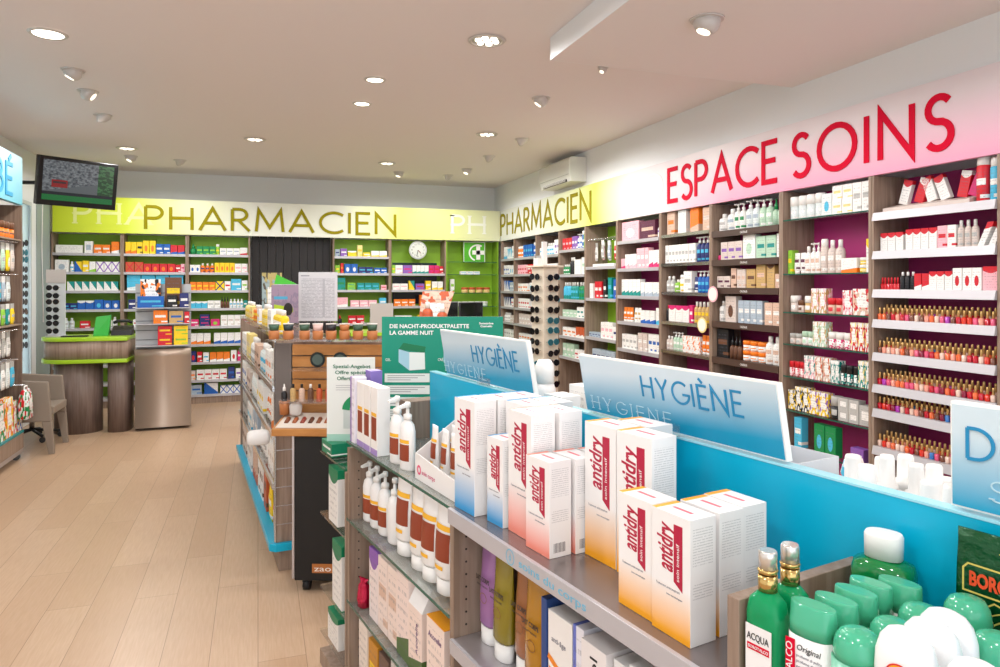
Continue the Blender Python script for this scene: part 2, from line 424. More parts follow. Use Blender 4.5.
eyeball(603, 67, .2, .5, 'small spotlight recessed behind the edge of dropped ceiling', s=.5); eyeball(707, 19, -.4, .35, 'large white dome spotlight on the dropped ceiling', zc=SLAB, s=1.15, e=.7)
for X, Y, zc in ((-1.2, 2.4, CE), (.3, 2.0, CE), (-1.2, .4, CE), (.3, .2, CE), (2.4, 1.2, SLAB), (2.4, -.6, SLAB), (-.4, -1.5, CE), (.9, 3.2, CE), (-1.3, 6.6, CE), (2.4, 6.0, CE), (1.2, 7.2, CE)):
    spot(X, Y, zc - .05, LAMP_W * (1.2 if zc == CE else .85))
# ---------------------------------------------------------------- air conditioner
t = tag(empty('air_conditioner', (XR, 7.42, 2.68), -PI / 2), 'white wall air conditioner above the green PHARMACIEN lettering', 'air conditioner')
b = MB(); pr = [(-.19, 0), (-.2, .05), (-.215, .1), (-.215, .24), (-.19, .27), (-.001, .27), (-.001, 0)]
i0 = [b.pv((-.43, p[0], p[1])) for p in pr]; i1 = [b.pv((.43, p[0], p[1])) for p in pr]
b.face(i0); b.face(i1[::-1])
for k in range(len(pr)): b.face((i0[k], i1[k], i1[(k+1) % len(pr)], i0[(k+1) % len(pr)]))
b.build('body', mat('ac_white', '#dcdcd8', .35), t, .006)
MB().box(-.33, .33, -.205, -.18, .004, .034).build('air_outlet', mat('ac_slot', '#3a3a3c', .5), t)
for k in range(3): MB().box(-.32, .32, -.214, -.204, .008 + .009 * k, .011 + .009 * k).build('louvre', M_white, t)
MB().box(-.42, .42, -.2165, -.2145, .075, .078).build('panel_seam', mat('seam', '#8d8d8a', .6), t)
# ---------------------------------------------------------------- fascia boards
def grad(name, stops, axis, lo, hi, vert=None):
    """printed colour fade along one axis of the board; vert = colour rising from the lower edge"""
    m, n = nmat(name, .38, spec=.35); v, x, y, z = n.coord('Object')
    a = {'x': x, 'y': y, 'z': z}[axis]
    mr = n.new('ShaderNodeMapRange'); n.l.new(a, mr.inputs[0]); mr.inputs[1].default_value = lo; mr.inputs[2].default_value = hi
    cr = n.new('ShaderNodeValToRGB'); n.l.new(mr.outputs[0], cr.inputs[0]); e = cr.color_ramp.elements
    while len(e) < len(stops): e.new(.5)
    for el, (p, c) in zip(e, stops): el.position = p; el.color = hx(c)
    out = cr.outputs[0]
    if vert:
        c, l2, h2, gate = vert
        m2 = n.new('ShaderNodeMapRange'); n.l.new(z, m2.inputs[0]); m2.inputs[1].default_value = h2; m2.inputs[2].default_value = l2
        m3 = n.new('ShaderNodeMapRange'); n.l.new(a, m3.inputs[0]); m3.inputs[1].default_value = gate[0]; m3.inputs[2].default_value = gate[1]
        f = n.m('MULTIPLY', m2.outputs[0], m3.outputs[0])
        out = n.mix(f, out, hx(c))
    n.l.new(out, n.b.inputs['Base Color']); return m
ZF0, ZF1 = 2.185, 2.63
FB = Fr(0, 9.84, 0); FR = Fr(3.40, 0, -PI / 2); FL = Fr(-1.98, 0, PI / 2)
t = bx('fascia_board', grad('yellow_green_fade', [(0, '#c9da30'), (.14, '#d2df45'), (.27, '#e0e4b4'), (.4, '#e4e5da'), (.6, '#e4e5d6'), (.74, '#dfe87c'), (.88, '#dbe09a'), (1, '#e0e1c0')], 'x', -2.36, 3.4), -2.36, 3.392, 9.81, 9.84, ZF0, ZF1)
tag(t, 'lime to white fascia board with olive PHARMACIEN lettering on the back wall', 'fascia sign')
M_olive = mat('olive_letters', '#8f8408', .65, spec=.15); M_ghost = mat('white_ghost_letters', '#f2f4e2', .4); M_red = mat('red_letters', '#d2002e', .65, spec=.15)
M_ghg = mat('pale_green_ghost', '#e3ea96', .4)
word('PHARMACIEN', FB.mtx(-1.34, -.031, 2.245), .285, 3.18, M_olive, t)
word('PHA', FB.mtx(-2.12, -.031, 2.30), .25, .85, M_ghg, t, serif=True, depth=.002, weight=.15); word('PH', FB.mtx(2.66, -.031, 2.29), .25, .5, mat('pale_ghost', '#eceee0', .5), t, serif=True, depth=.002, weight=.15)
t = bx('fascia_board', grad('white_pink_fade', [(0, '#e6d5da'), (.57, '#e2dadb'), (.61, '#dfe2d4'), (.655, '#e2ea9c'), (.685, '#d2df55'), (.74, '#dde2ac'), (.85, '#dfe0d8'), (1, '#dfe0d9')], 'y', .0, 9.84, ('#e79ab8', 2.17, 2.54, (5.6, 4.4))),
       3.40, 3.43, 0.6, 9.84, ZF0, ZF1)
tag(t, 'long white and pink fascia board with red ESPACE SOINS lettering on the side wall', 'fascia sign')
def wr(txt, ya, yb, z, h, m, **k): word(txt, FR.mtx(-ya, -.0005, z), h, ya - yb, m, t, **k)
wr('PHARMACIEN', 9.78, 6.82, 2.26, .30, M_olive); wr('ESPACE', 5.31, 3.95, 2.27, .275, M_red, weight=.135, gap=.2); wr('SOINS', 3.80, 2.66, 2.265, .275, M_red, weight=.135, gap=.26)
wr('SOI', 6.0, 5.3, 2.31, .24, mat('faint_white_letters', '#e9e1e2', .5), serif=True, depth=.001, weight=.08)
t = bx('fascia_board', grad('cyan_fade', [(0, '#6fb6c8'), (.5, '#8cc2d0'), (1, '#a8cdd4')], 'z', 2.24, 2.68), -2.02, -1.98, 4.6, 7.27, 2.25, 2.67)
tag(t, 'pale blue fascia board with blue letters BÉ at the near wall', 'fascia sign')
word('BÉ', FL.mtx(6.58, -.001, 2.31), .25, .42, mat('blue_letters', '#2e93bd', .4), t, gap=.22)
# ---------------------------------------------------------------- product makers (base at the origin, front to -Y)
_P = {}
def cap_mat(c): return mat('cap_plastic', c, .35)
NAMES = dict(b=('medicine_box', 'medicine box'), c=('cosmetic_box', 'cosmetic box'), o=('bottle', 'bottle'), p=('pump_bottle', 'pump bottle'), t=('cream_tube', 'cream tube'),
             j=('cream_jar', 'cream jar'), r=('spray_can', 'spray can'), l=('leaning_pack', 'leaning pack'), h=('hanging_pack', 'hanging pack'), d=('dropper_bottle', 'dropper bottle'), k=('book', 'book'), v=('nail_polish', 'nail polish'), g=('display_tray', 'display tray'))
DEP = dict(b=.07, c=.06, o=1, p=1, t=.7, j=1, r=1, l=.05, h=.03, d=1, k=.06, v=1, g=.12)
def proto(kind, w, h, base, acc, style, d=None):
    k = (kind, round(w, 4), round(h, 4), base, acc, style, d)
    if k in _P: return _P[k]
    d = d or (DEP[kind] if DEP[kind] < .5 and DEP[kind] != .7 else w * DEP[kind]); P = []
    r, q = w / 2 * .96, d / 2 * .96
    C = carton(base, acc, style)
    if kind in 'bck': P.append((NAMES[kind][0], MB().box(-r, r, -q, q, 0, h).mesh('card_box', C, .0012 if h > .1 else 0, 1)))
    elif kind == 'l': s = h * .45; P.append(('leaning_pack', MB().hexa([(-r, -q, 0), (r*.2, -q, 0), (r*.2, q, 0), (-r, q, 0)], [(-r + s, -q, h), (r*.2 + s, -q, h), (r*.2 + s, q, h), (-r + s, q, h)]).mesh('card_pack', C)))
    elif kind == 'o':
        P.append(('bottle', MB().loft([(0, r*.92, q*.92), (h*.03, r, q), (h*.62, r, q), (h*.72, r*.85, q*.85), (h*.78, r*.4, q*.4), (h*.82, r*.38, q*.38)], 14).mesh('bottle', C)))
        P.append(('cap', MB().loft([(h*.78, r*.46, q*.46), (h*.98, r*.46, q*.46), (h, r*.38, q*.38)], 12).mesh('cap', cap_mat(acc if style == 'cap' else 'W'))))
    elif kind == 'r':
        P.append(('spray_can', MB().loft([(0, r*.95, q*.95), (h*.02, r, q), (h*.74, r, q), (h*.77, r*.9, q*.9)], 16).mesh('can', C)))
        P.append(('cap', MB().loft([(h*.77, r*.92, q*.92), (h*.95, r*.9, q*.9), (h, r*.75, q*.75)], 16).mesh('cap', cap_mat('W'))))
    elif kind == 'd':
        P.append(('dropper_bottle', MB().loft([(0, r, q), (h*.5, r, q), (h*.6, r*.5, q*.5)], 14).mesh('bottle', C)))
        P.append(('cap', MB().loft([(h*.6, r*.55, q*.55), (h*.8, r*.5, q*.5), (h*.84, r*.25, q*.25), (h, r*.2, q*.2)], 10).mesh('cap', cap_mat(acc))))
    elif kind == 'v':
        P.append(('nail_polish', MB().loft([(0, r, r), (h*.02, r, r), (h*.42, r, r, 4), (h*.5, r*.6, r*.6)], 8).mesh('polish_bottle', mat('polish', base, .12, coat=.5))))
        P.append(('cap', MB().loft([(h*.48, r*.6, r*.6), (h*.97, r*.52, r*.52), (h, r*.42, r*.42)], 8).mesh('cap', cap_mat(acc) if acc != 'H' else mat('gold_cap', '#d8b070', .3, .5))))
    elif kind == 'p':
        P.append(('pump_bottle', MB().loft([(0, r*.94, q*.94), (h*.03, r, q), (h*.6, r, q), (h*.68, r*.8, q*.8), (h*.73, r*.35, q*.35), (h*.76, r*.35, q*.35)], 16).mesh('bottle', C)))
        b = MB().loft([(h*.74, r*.45, q*.45), (h*.84, r*.42, q*.42), (h*.85, r*.16, q*.16), (h*.92, r*.16, q*.16)], 12); b.loft([(h*.92, r*.35, q*.35), (h, r*.3, q*.3)], 12); b.box(-r*.12, r*.12, -r*1.2, 0, h*.935, h*.985)
        P.append(('pump_head', b.mesh('pump_head', cap_mat(acc if style == 'cap' else 'W'))))
    elif kind == 't':
        c = h * .14
        P.append(('cream_tube', MB().loft([(c, r*.8, q*.8), (c + h*.04, r, q), (h*.6, r*.98, q*.75), (h*.94, r*1.02, q*.12), (h, r*1.02, q*.08)], 16).mesh('tube', C)))
        P.append(('cap', MB().loft([(0, r*.78, q*.78), (c, r*.84, q*.84)], 14).mesh('cap', cap_mat(acc if style == 'cap' else 'W'))))
    elif kind == 'j':
        P.append(('cream_jar', MB().loft([(0, r*.85, r*.85), (h*.06, r*.95, r*.95), (h*.58, r*.95, r*.95)], 16).mesh('jar', C)))
        P.append(('lid', MB().loft([(h*.58, r, r), (h*.95, r, r), (h, r*.9, r*.9)], 16).mesh('lid', cap_mat(acc))))
    elif kind == 'h':
        P.append(('hanging_pack', MB().loft([(0, r*.9, .003), (h*.12, r, q*.8), (h*.5, r, q), (h*.74, r*.9, q*.4), (h*.76, r*.9, .002)], 12).mesh('pack', carton(base, acc, style))))
        P.append(('header_card', MB().box(-r*.95, r*.95, -.002, .002, h*.74, h).mesh('header_card', cap_mat(acc))))
    elif kind == 'g': P.append(('display_tray', MB().hexa([(-r,-q,0),(r,-q,0),(r,q,0),(-r,q,0)], [(-r,-q,h*.5),(r,-q,h*.5),(r,q,h),(-r,q,h)]).mesh('tray', C)))
    _P[k] = P
    return P
_seen = {}
def put(P, loc, rz, label, cat, group=None, rx=0.0, ry=0.0):
    root = link(P[0][0], P[0][1], None, loc, (rx, ry, rz))
    for nm, me in P[1:]: link(nm, me, root)
    tag(root, label, cat, group)
    nw = len(label.split())
    if nw > 16 or nw < 4: print('WORDS', nw, label)
    return root
def fill(fr, u0, u1, z, spec, where, dd=.03, rows=1, jit=.004, dmin=0.0, bn=None):
    runs = []
    for s in spec.split('|'):
        q = s.strip().split(' ', 7)
        if q[0] == '_': runs.append(('_', 1, float(q[1])) + (0,) * 5); continue
        runs.append((q[0], int(q[1]), float(q[2]), float(q[3]), q[4], q[5], q[6], q[7]))
    tot = sum(r[1] * r[2] * 1.03 for r in runs); room = u1 - u0
    sc = min(1.0, room / tot); gap = max(0, room - tot) / len(runs); u = u0 + gap * .5
    for r in runs:
        k, nn, w, h, base, acc, style, desc = r
        w *= sc
        if k == '_': u += w; continue
        st2 = k[1:] == '2'; k = k[0]
        nm, cat = NAMES[k]; P = proto(k, w, h, base, acc, style)
        dep = DEP[k] if DEP[k] < .5 else w
        lab = desc + ' ' + where; key = lab
        if key in _seen: print('DUP', lab)
        _seen[key] = 1
        for i in range(nn):
            for lv in range(2 if st2 else 1):
                hz = 0
                dj = dmin + dd + dep / 2 + random.uniform(0, jit)
                zz = z + lv * (h + .0006)
                l2 = lab
                if st2: l2 = desc + (', upper of stack, ' if lv else ', lower of stack, ') + where
                p = fr.at(u + w * .515, dj, zz)
                if bn and k == 'b': P = [(bn[0], P[0][1])]; cat = bn[1]
                put(P, p, fr.r + (random.uniform(-.04, .04) if k in 'optjrd' else 0), l2, cat, desc + ' ' + where if nn > 1 else None)
            u += w * 1.03
        u += gap
# ---------------------------------------------------------------- wall shelving bays
def bay(fr, u0, u1, label, shelves, back, side, kind='white', depth=.28, z1=ZF0 - .003, zp=.1, th=.018, plinth=M_wood):
    w = u1 - u0; p = fr.at((u0 + u1) / 2, 0)
    t = tag(empty('wall_shelving', p, fr.r), label, 'shelving', 'fitted shelving bays along the walls')
    t['group'] = 'fitted shelving bays along the walls'
    h = w / 2; a = .0015
    for s in (-1, 1): MB().box(*sorted((s*(h-a), s*(h-a-th))), 0, depth, 0, z1).build('side_panel', side, t)
    MB().box(-h+a+th, h-a-th, depth-.012, depth, zp, z1).build('back_panel', back, t)
    MB().box(-h+a+th, h-a-th, .01, depth-.013, 0, zp).build('plinth', plinth, t)
    hh = h - a - th - .0008
    for i, z in enumerate(shelves):
        if kind == 'white':
            s = MB().box(-hh, hh, .004, depth-.013, z-.016, z).build('shelf', mat('shelf_board', '#dddcd8', .4), t)
            MB().box(-hh, hh, -.006, .0035, z-.028, z+.004).build('label_strip', M_strip, s)
        elif kind == 'polish':
            s = MB().box(-hh, hh, .004, depth-.013, z-.012, z).build('shelf', M_strip, t)
            MB().hexa([(-hh,-.02,z-.045),(hh,-.02,z-.045),(hh,.0035,z-.045),(-hh,.0035,z-.045)], [(-hh,-.008,z+.002),(hh,-.008,z+.002),(hh,.0035,z+.002),(-hh,.0035,z+.002)]).build('label_strip', M_strip, s)
        elif kind == 'glass':
            s = MB().box(-hh, hh, .004, depth-.013, z-.008, z).build('glass_shelf', M_glass, t)
            MB().box(-hh, hh, .001, .0036, z-.008, z).build('glass_edge', M_gedge, s)
        elif kind == 'choc':
            s = MB().box(-hh, hh, .004, depth-.013, z-.016, z).build('shelf', M_choc, t)
            MB().box(-hh, hh, -.006, .0035, z-.045, z+.002).build('label_strip', M_choc, s)
            text('CAUDALIE', FACE(-.03, -.0065, z-.032), .015, M_white, s, 'shelf_lettering', w=.08)
        elif kind == 'wood':
            s = MB().box(-hh, hh, .004, depth-.013, z-.014, z).build('shelf', M_woodd, t)
            MB().box(-hh, hh, -.004, .0035, z-.026, z+.001).build('label_strip', M_chrome, s)
    return t
# ================================================================ back wall bays
ORD = ['top', 'second', 'third', 'fourth', 'fifth', 'sixth', 'seventh', 'eighth', 'ninth']
SZ = [1.93 - .2325 * k for k in range(9)]; SZ[8] = .115
XB = [-2.385, -1.611, -.864, -.10, .973, 1.761, 2.575, 3.38]
bay(FB, XB[0], XB[1], 'green backed shelving bay below the television', SZ, M_green, M_wood)
bay(FB, XB[1], XB[2], 'green backed shelving bay behind the counter rack', SZ, M_green, M_wood)
bay(FB, XB[2], XB[3], 'green backed shelving bay between counter rack and black doorway', SZ, M_green, M_wood)
bay(FB, XB[4], XB[5], 'green backed shelving bay between black doorway and wall clock', SZ[:7], M_green, M_wood)
bay(FB, XB[5], XB[6], 'green backed shelving bay below the wall clock', SZ[1:7], M_green, M_wood)
bay(FB, XB[6], XB[7], 'green backed bay of green shelves beside the illuminated cross', [1.875, 1.69, 1.42, 1.22, 1.0, .8], M_green, mat('lime_panel', '#7fa82c', .4), 'glass')
def back(i, rows, where, z=SZ, k0=0):
    for k, r in enumerate(rows):
        if r: fill(FB, XB[i] + .03, XB[i+1] - .03, z[k + k0] + .0006, r, 'on %s shelf %s' % (ORD[k], where))
back(0, [
 'b 1 .3 .1 W G plain long white carton|b 1 .09 .15 W X frame tall white carton|b 2 .09 .11 O W mid low orange carton|b 1 .09 .15 O W bot tall orange carton',
 'b 1 .15 .15 W X dot large white carton|o 1 .05 .13 W A mid white bottle|b 1 .08 .13 B Y diag blue and yellow carton|b 1 .07 .14 Y W mid yellow carton|b 1 .07 .13 W L bot slim white carton|b 3 .085 .13 W U cross white carton with purple cross',
 'b 1 .08 .1 W O dot small white carton|b 7 .078 .115 W T diag white carton with teal corner',
 'b 3 .08 .08 V A mid low navy carton|b 2 .09 .11 B W top blue carton|b 1 .1 .12 B A dot big blue carton|b 2 .09 .11 B W dot blue carton with white dot',
 'o 3 .06 .13 I G mid pale capped bottle|b 1 .11 .09 R W mid red carton|o 4 .06 .135 W X mid white capped bottle',
 'b 4 .09 .1 O W dot orange carton',
], 'under the television')
back(1, [
 'b 2 .065 .15 Y O bot yellow carton|b 1 .07 .15 Y K mid yellow carton with dark band|b 2 .075 .17 Y O dot tall yellow carton|b 2 .085 .13 B W mid blue carton|b 2 .085 .12 R B bot red carton',
 'b 2 .11 .13 J R cross red orange carton|b 4 .1 .11 R O dot orange red carton|b 1 .07 .1 R W mid red carton with white band|b 1 .05 .11 P M mid pink carton',
 'b 4 .16 .2 A I bot light blue poster carton',
 'b 3 .09 .12 V W mid navy carton|b 3 .09 .1 W B mid white carton with blue band',
 'b 5 .1 .1 W R mid white carton with red band',
 'b 3 .1 .11 Y R mid yellow carton with red band|b 2 .09 .12 W L mid white carton with green band',
 'b 4 .1 .1 R W top red and white carton', 'b 4 .1 .1 O W mid orange and white carton', 'b 5 .09 .09 G K mid grey carton'
], 'behind the counter rack')
back(2, [
 'd 1 .08 .14 N N plain green squeeze bottle|b 3 .08 .11 N L mid green carton|r 1 .05 .14 L Y mid lime spray can|b 3 .085 .09 W X mid low white carton|b 1 .1 .1 W R bot white carton with red foot',
 'b 2 .07 .1 W B dot white carton|o 3 .065 .12 O V mid orange bottle|b 4 .07 .13 Y O dot yellow orange carton|b 2 .09 .12 W P mid pale carton',
 'b 4 .08 .11 O Y mid orange carton|b 1 .12 .12 Y V cross yellow carton crossed with navy|b 1 .08 .12 W R mid white carton with red band|b 1 .14 .15 A I mid tall light blue carton|b 1 .08 .13 W L mid white and green carton',
 'b 3 .08 .09 A W top low light blue carton|b 2 .09 .1 W G mid white carton|d 3 .04 .15 D K plain small brown dropper bottle|o 4 .05 .12 W A mid slim white bottle|b 1 .06 .1 T W mid teal carton',
 'b 1 .1 .09 M W mid low magenta carton|b2 1 .12 .075 V M mid navy and magenta carton|b 1 .11 .09 M L dot magenta carton with green dot|b 4 .08 .14 W Z mid tall cream white carton',
 'b 3 .085 .14 W O bot white carton with orange foot|_ .04|b 5 .085 .14 W B bot white carton with blue foot',
 'b 1 .07 .14 V R dot navy carton|b 1 .06 .13 R W mid red carton|b 1 .07 .12 W A mid white carton with blue band|b 3 .08 .12 O W bot orange and white carton|b 1 .07 .14 W R dot white carton with red dot|b 2 .06 .13 M W mid pink carton',
 'b 1 .06 .12 Z O mid beige carton|b 4 .09 .13 W R mid white carton with two red lines|b 1 .08 .15 V B mid dark navy carton|b 2 .07 .13 W U mid white carton with purple band',
 'b 1 .13 .12 X B mid grey blue carton|b 1 .17 .14 B W diag large blue carton|b 4 .08 .1 W B cross white carton with blue cross',
], 'between counter rack and black doorway')
back(4, [
 'b 1 .06 .1 X V mid small grey carton|b 1 .09 .11 U W mid lilac carton|b 1 .12 .08 Y W top low yellow carton|b 1 .07 .16 E Y mid tall cream carton|b 1 .1 .06 Y W mid flat yellow carton|b 2 .11 .085 W Y bot white carton with yellow foot',
 'b 1 .06 .11 L Y mid lime carton|b 1 .04 .14 R O mid slim red carton|b 2 .09 .13 B W dot blue carton with white dot|b 2 .1 .09 V A mid navy carton with blue band|b 2 .09 .08 B W mid low blue carton',
 'b 1 .13 .17 T N mid big teal carton|b2 1 .11 .05 L T mid green teal carton|b 3 .1 .1 T A mid teal carton|b 1 .08 .07 P R mid low pink carton',
 'b 1 .16 .13 P W bot large pink carton|b 3 .12 .09 P W mid low pink carton|b 1 .1 .12 A W mid blue white carton',
 'd 1 .06 .12 K R plain black topped bottle|b 2 .11 .11 R W mid red carton with white band|b 2 .1 .08 W R mid white carton with red band',
 'b 4 .12 .1 W G mid white carton', 'b 4 .12 .1 W A mid white blue carton'
], 'between black doorway and clock')
back(5, [
 'b 1 .05 .12 L Y mid lime carton|b 1 .11 .12 W P mid white carton|b 1 .14 .12 U M mid purple carton|b 4 .06 .12 W T bot white carton with teal foot|b 2 .08 .12 M R mid magenta carton|b 1 .06 .11 R W mid red carton',
 'b 2 .11 .09 W P mid low white carton|b 1 .08 .13 Y T diag yellow and teal carton|b 1 .13 .09 U R mid plum carton|b 1 .08 .13 Y W mid yellow carton|b 2 .08 .12 W Y bot white carton with yellow foot',
 'b 3 .1 .1 O W mid orange carton|b 1 .07 .16 O J mid tall orange carton|b 2 .09 .11 J O mid dark orange carton',
 'b 2 .12 .1 W G mid white carton|b 3 .11 .1 W Y top white carton with yellow head',
 'b 4 .12 .1 W B top white carton with blue head'
], 'under the wall clock', SZ, 1)
fill(FB, 2.8, 3.1, 1.69 + .001, 'b 3 .1 .045 W A mid flat white carton', 'on second shelf beside the green cross')
fill(FB, 2.64, 2.72, 1.42 + .001, 'b 1 .06 .2 W L mid tall white carton', 'on third shelf beside the green cross')
fill(FB, 2.82, 3.28, 1.42 + .001, 'j 4 .11 .08 E J mid squat orange jar', 'on third shelf beside the green cross')
fill(FB, 2.68, 3.28, 1.22 + .001, 'j 5 .1 .07 Q W mid squat pale green jar', 'on fourth shelf beside the green cross')
fill(FB, 2.9, 3.3, 1.0 + .001, 'b 3 .12 .06 W G mid flat white carton', 'on fifth shelf beside the green cross')
# clock
p = FB.at(2.165, .02, 2.02)
t = tag(empty('wall_clock', (p[0], 9.86, 2.035), 0), 'round white wall clock with black numerals above medicine shelves', 'clock')
def disc(r0, r1, y0, y1, mt, nm, par, n=36):
    b = MB(); b.M = Matrix.Rotation(PI / 2, 4, 'X'); b.loft([(-y0, r0, r0), (-y1, r1, r1)], n); return b.build(nm, mt, par)
disc(.125, .13, .03, 0, mat('clock_rim', '#b9bbb9', .3, .4), 'rim', t); disc(.112, .112, -.001, -.003, mat('clock_face', '#d5d8d0', .5), 'face', t)
for k in range(1, 13):
    a = k * PI / 6; text(str(k), FACE(.088 * math.sin(a) - .009, -.0045, .088 * math.cos(a) - .011), .024, M_dark, t, 'numeral')
for L, a, nm in ((.06, 4.6, 'hour_hand'), (.09, 6.4, 'minute_hand')):
    b = MB(); b.ribbon([(0, 0), (L * math.sin(a * PI / 6), L * math.cos(a * PI / 6))], .009, .001); b.M = None
    o = b.build(nm, mat('clock_hand_red', '#8a2a22', .5) if nm[0] == 'h' else M_dark, t); o.rotation_euler = (PI / 2, 0, 0); o.location = (0, -.006, 0)
# hatch window behind the clock bay shelves
for k, (z0, z1) in enumerate(((1.72, 1.86), (1.49, 1.66), (1.26, 1.43))):
    q = MB().box(1.84, 2.50, 10.092, 10.106, z0, z1).build('dark_panel', mat('hatch_dark', '#1d3a34' if k == 0 else '#2a3440', .2))
    tag(q, 'dark glossy panel seen behind %s shelf under the wall clock' % ORD[k], 'back panel')
# green pharmacy cross sign
t = tag(empty('pharmacy_sign', (3.02, 9.9, 2.02), 0), 'square green pharmacy sign with white cross and ring', 'pharmacy sign')
MB().box(-.165, .165, 0, .03, -.15, .15).build('panel', mat('sign_green', '#55b02c', .35), t, .004)
fr_ = MB()
for q in ((-.165,.165,.142,.15),(-.165,.165,-.15,-.142),(-.165,-.157,-.142,.142),(.157,.165,-.142,.142)): fr_.box(q[0], q[1], -.004, -.0005, q[2], q[3])
fr_.build('border', M_white, t)
MB().box(.03, .09, -.006, -.0005, -.11, .1).box(-.03, .15, -.006, -.0005, -.035, .025).build('cross', M_white, t)
b = MB(); b.ribbon(arc(.05, -.01, .125, .115, 60, 250, 20), .022, .004); o = b.build('ring', M_white, t); o.rotation_euler = (PI / 2, 0, 0); o.location = (0, -.001, 0)
# ================================================================ side wall bays (viewer's left = far end)
YR = [9.80, 9.23, 8.41, 7.68, 6.97, 6.25, 5.45, 4.71, 3.92, 3.17, 2.41, 1.65]
RS = {0: [1.91, 1.683, 1.446, 1.22, 1.0, .77], 3: [1.947, 1.658, 1.37, 1.167, .94, .7], 4: [1.733, 1.396, .978, .7], 5: [1.97, 1.70, 1.435, 1.18, .914, .68],
      6: [1.982, 1.73, 1.478, 1.222, .97, .72], 7: [1.96, 1.735, 1.52, 1.256, .976, .75], 8: [1.986, 1.619, 1.36, 1.144, .925, .698, .45], 9: [1.962, 1.739, 1.517, 1.343, 1.15, .966, .824, .607]}
RS[1] = RS[2] = RS[0]; RS[10] = RS[9]
BW = ['in the corner bay of side wall', 'beneath letters HAR on side wall', 'beneath letters MAC on side wall', 'beneath letters IEN on side wall', 'below the hanging brushes', 'in the first burgundy bay', 'beneath letters ES of ESPACE',
      'beneath letters PACE', 'beneath letters SO of SOINS', 'beneath letters NS of SOINS', 'past the nail polish bay']
BL = ['wood shelving bay in the corner beneath letter P of side wall', 'wood shelving bay beneath letters HAR of side wall', 'wood shelving bay behind the sunglasses tower', 'wood shelving bay of mouthwash bottles beneath letters IEN',
      'wood shelving bay with hanging brushes', 'burgundy backed bay of baby products before the word ESPACE', 'burgundy backed bay beneath letters ES of ESPACE', 'burgundy backed bay with chocolate shelf fronts beneath letters PACE',
      'burgundy backed bay with glass shelves beneath letters SO', 'burgundy backed bay of nail polish beneath letters NS', 'burgundy backed bay past the nail polish, cut by the picture edge']
for i in range(11):
    kind = 'white' if i < 6 else ('wood' if i == 6 else ('choc' if i == 7 else ('glass' if i == 8 else 'polish')))
    bay(FR, -YR[i], -YR[i+1], BL[i], RS[i], M_woodd if i < 5 and i != 4 else (M_green if i == 4 else M_burg), M_wood, kind, .28, plinth=M_woodd)
def right(i, rows, dmin=0.0):
    for k, r in enumerate(rows):
        if r: fill(FR, -YR[i] + .03, -YR[i+1] - .03, RS[i][k] + .0008, r, 'on %s shelf %s' % (ORD[k], BW[i]), dmin=dmin, bn=('hygiene_box', 'hygiene box') if i < 5 else ('foot_care_box', 'foot care box'))
right(0, ['b 2 .07 .18 W A bot tall white blue carton|b 3 .06 .15 W A diag white carton with blue corner|b 2 .07 .18 W X mid tall white grey carton', 'b 3 .07 .14 W B mid white blue carton|b 3 .08 .13 W A dot white carton',
 'b 3 .07 .15 W B diag white carton with blue corner|b 3 .08 .13 X W mid grey blue carton', 'b 4 .07 .14 W V diag white carton with navy corner|b 2 .08 .12 W R mid white red carton', 'o 4 .06 .13 W G mid white bottle|b 2 .1 .1 Z W mid beige carton', 'b 5 .09 .12 W G mid white carton'])
right(1, ['r 3 .065 .16 O W mid orange can|b 4 .08 .17 B A mid blue carton|r 2 .07 .19 B W mid tall blue can', 'b 4 .08 .13 P R mid pink red carton|b 2 .1 .13 R W mid red white carton|o 1 .06 .13 W G mid white bottle', 'b 4 .09 .11 W O mid white orange carton|b 3 .08 .12 W A mid white blue carton',
 'b 5 .08 .13 W R mid white red carton|b 2 .08 .13 W V mid white navy carton', 'b 6 .1 .14 Z W mid beige carton', 'b 6 .1 .1 W O mid white orange carton'])
right(2, ['b 2 .08 .1 W A mid white carton|o 3 .07 .15 I A mid clear bottle|b 2 .08 .18 W U mid tall white carton', 'b 5 .09 .12 W B mid white blue carton', 'b 5 .1 .12 Z W mid beige carton', 'b 5 .1 .12 W A mid white pale blue carton', 'b 5 .1 .12 W O mid white orange carton', 'b 5 .1 .1 W O dot white dotted carton'])
right(3, ['b 3 .09 .14 R P mid red pink carton|b 2 .07 .15 U W mid lilac carton|p 2 .06 .17 W B mid white pump bottle|r 1 .06 .2 B W mid tall blue can|b 1 .08 .16 L W mid lime carton', 'o 3 .055 .12 N W mid short green bottle|o 2 .055 .2 K W cap dark tall bottle|b 2 .08 .17 W G plain tall white carton|b 1 .12 .19 W Q mid pale tall carton',
 'o 3 .06 .2 A T bot light blue mouthwash bottle|o 3 .06 .2 T A mid teal mouthwash bottle|o 2 .065 .2 N T mid green mouthwash bottle|o 1 .06 .2 V T mid navy mouthwash bottle', 'b 4 .1 .08 Q W mid low pale green carton|b 2 .09 .12 W T mid white carton|b 1 .08 .14 W G mid tall white carton', 'b 3 .12 .1 W O mid white orange carton|b 3 .09 .12 J W bot orange red carton', 'b 3 .1 .15 Q W mid pale green carton|b 3 .1 .1 W R mid white carton'])
right(4, ['b 1 .5 .03 W G plain long flat white tray', 'k 1 .08 .16 W G plain white book|k 2 .08 .18 R W mid red book|k 1 .07 .2 K W mid black book|k 1 .08 .22 T A mid tall teal book|k 1 .09 .2 B W mid blue book', 'b 4 .07 .05 X V mid low grey blue carton|b 3 .09 .17 W P mid tall white carton|b 1 .12 .13 W V mid large white carton', 'b 5 .1 .15 X V mid grey navy carton'])
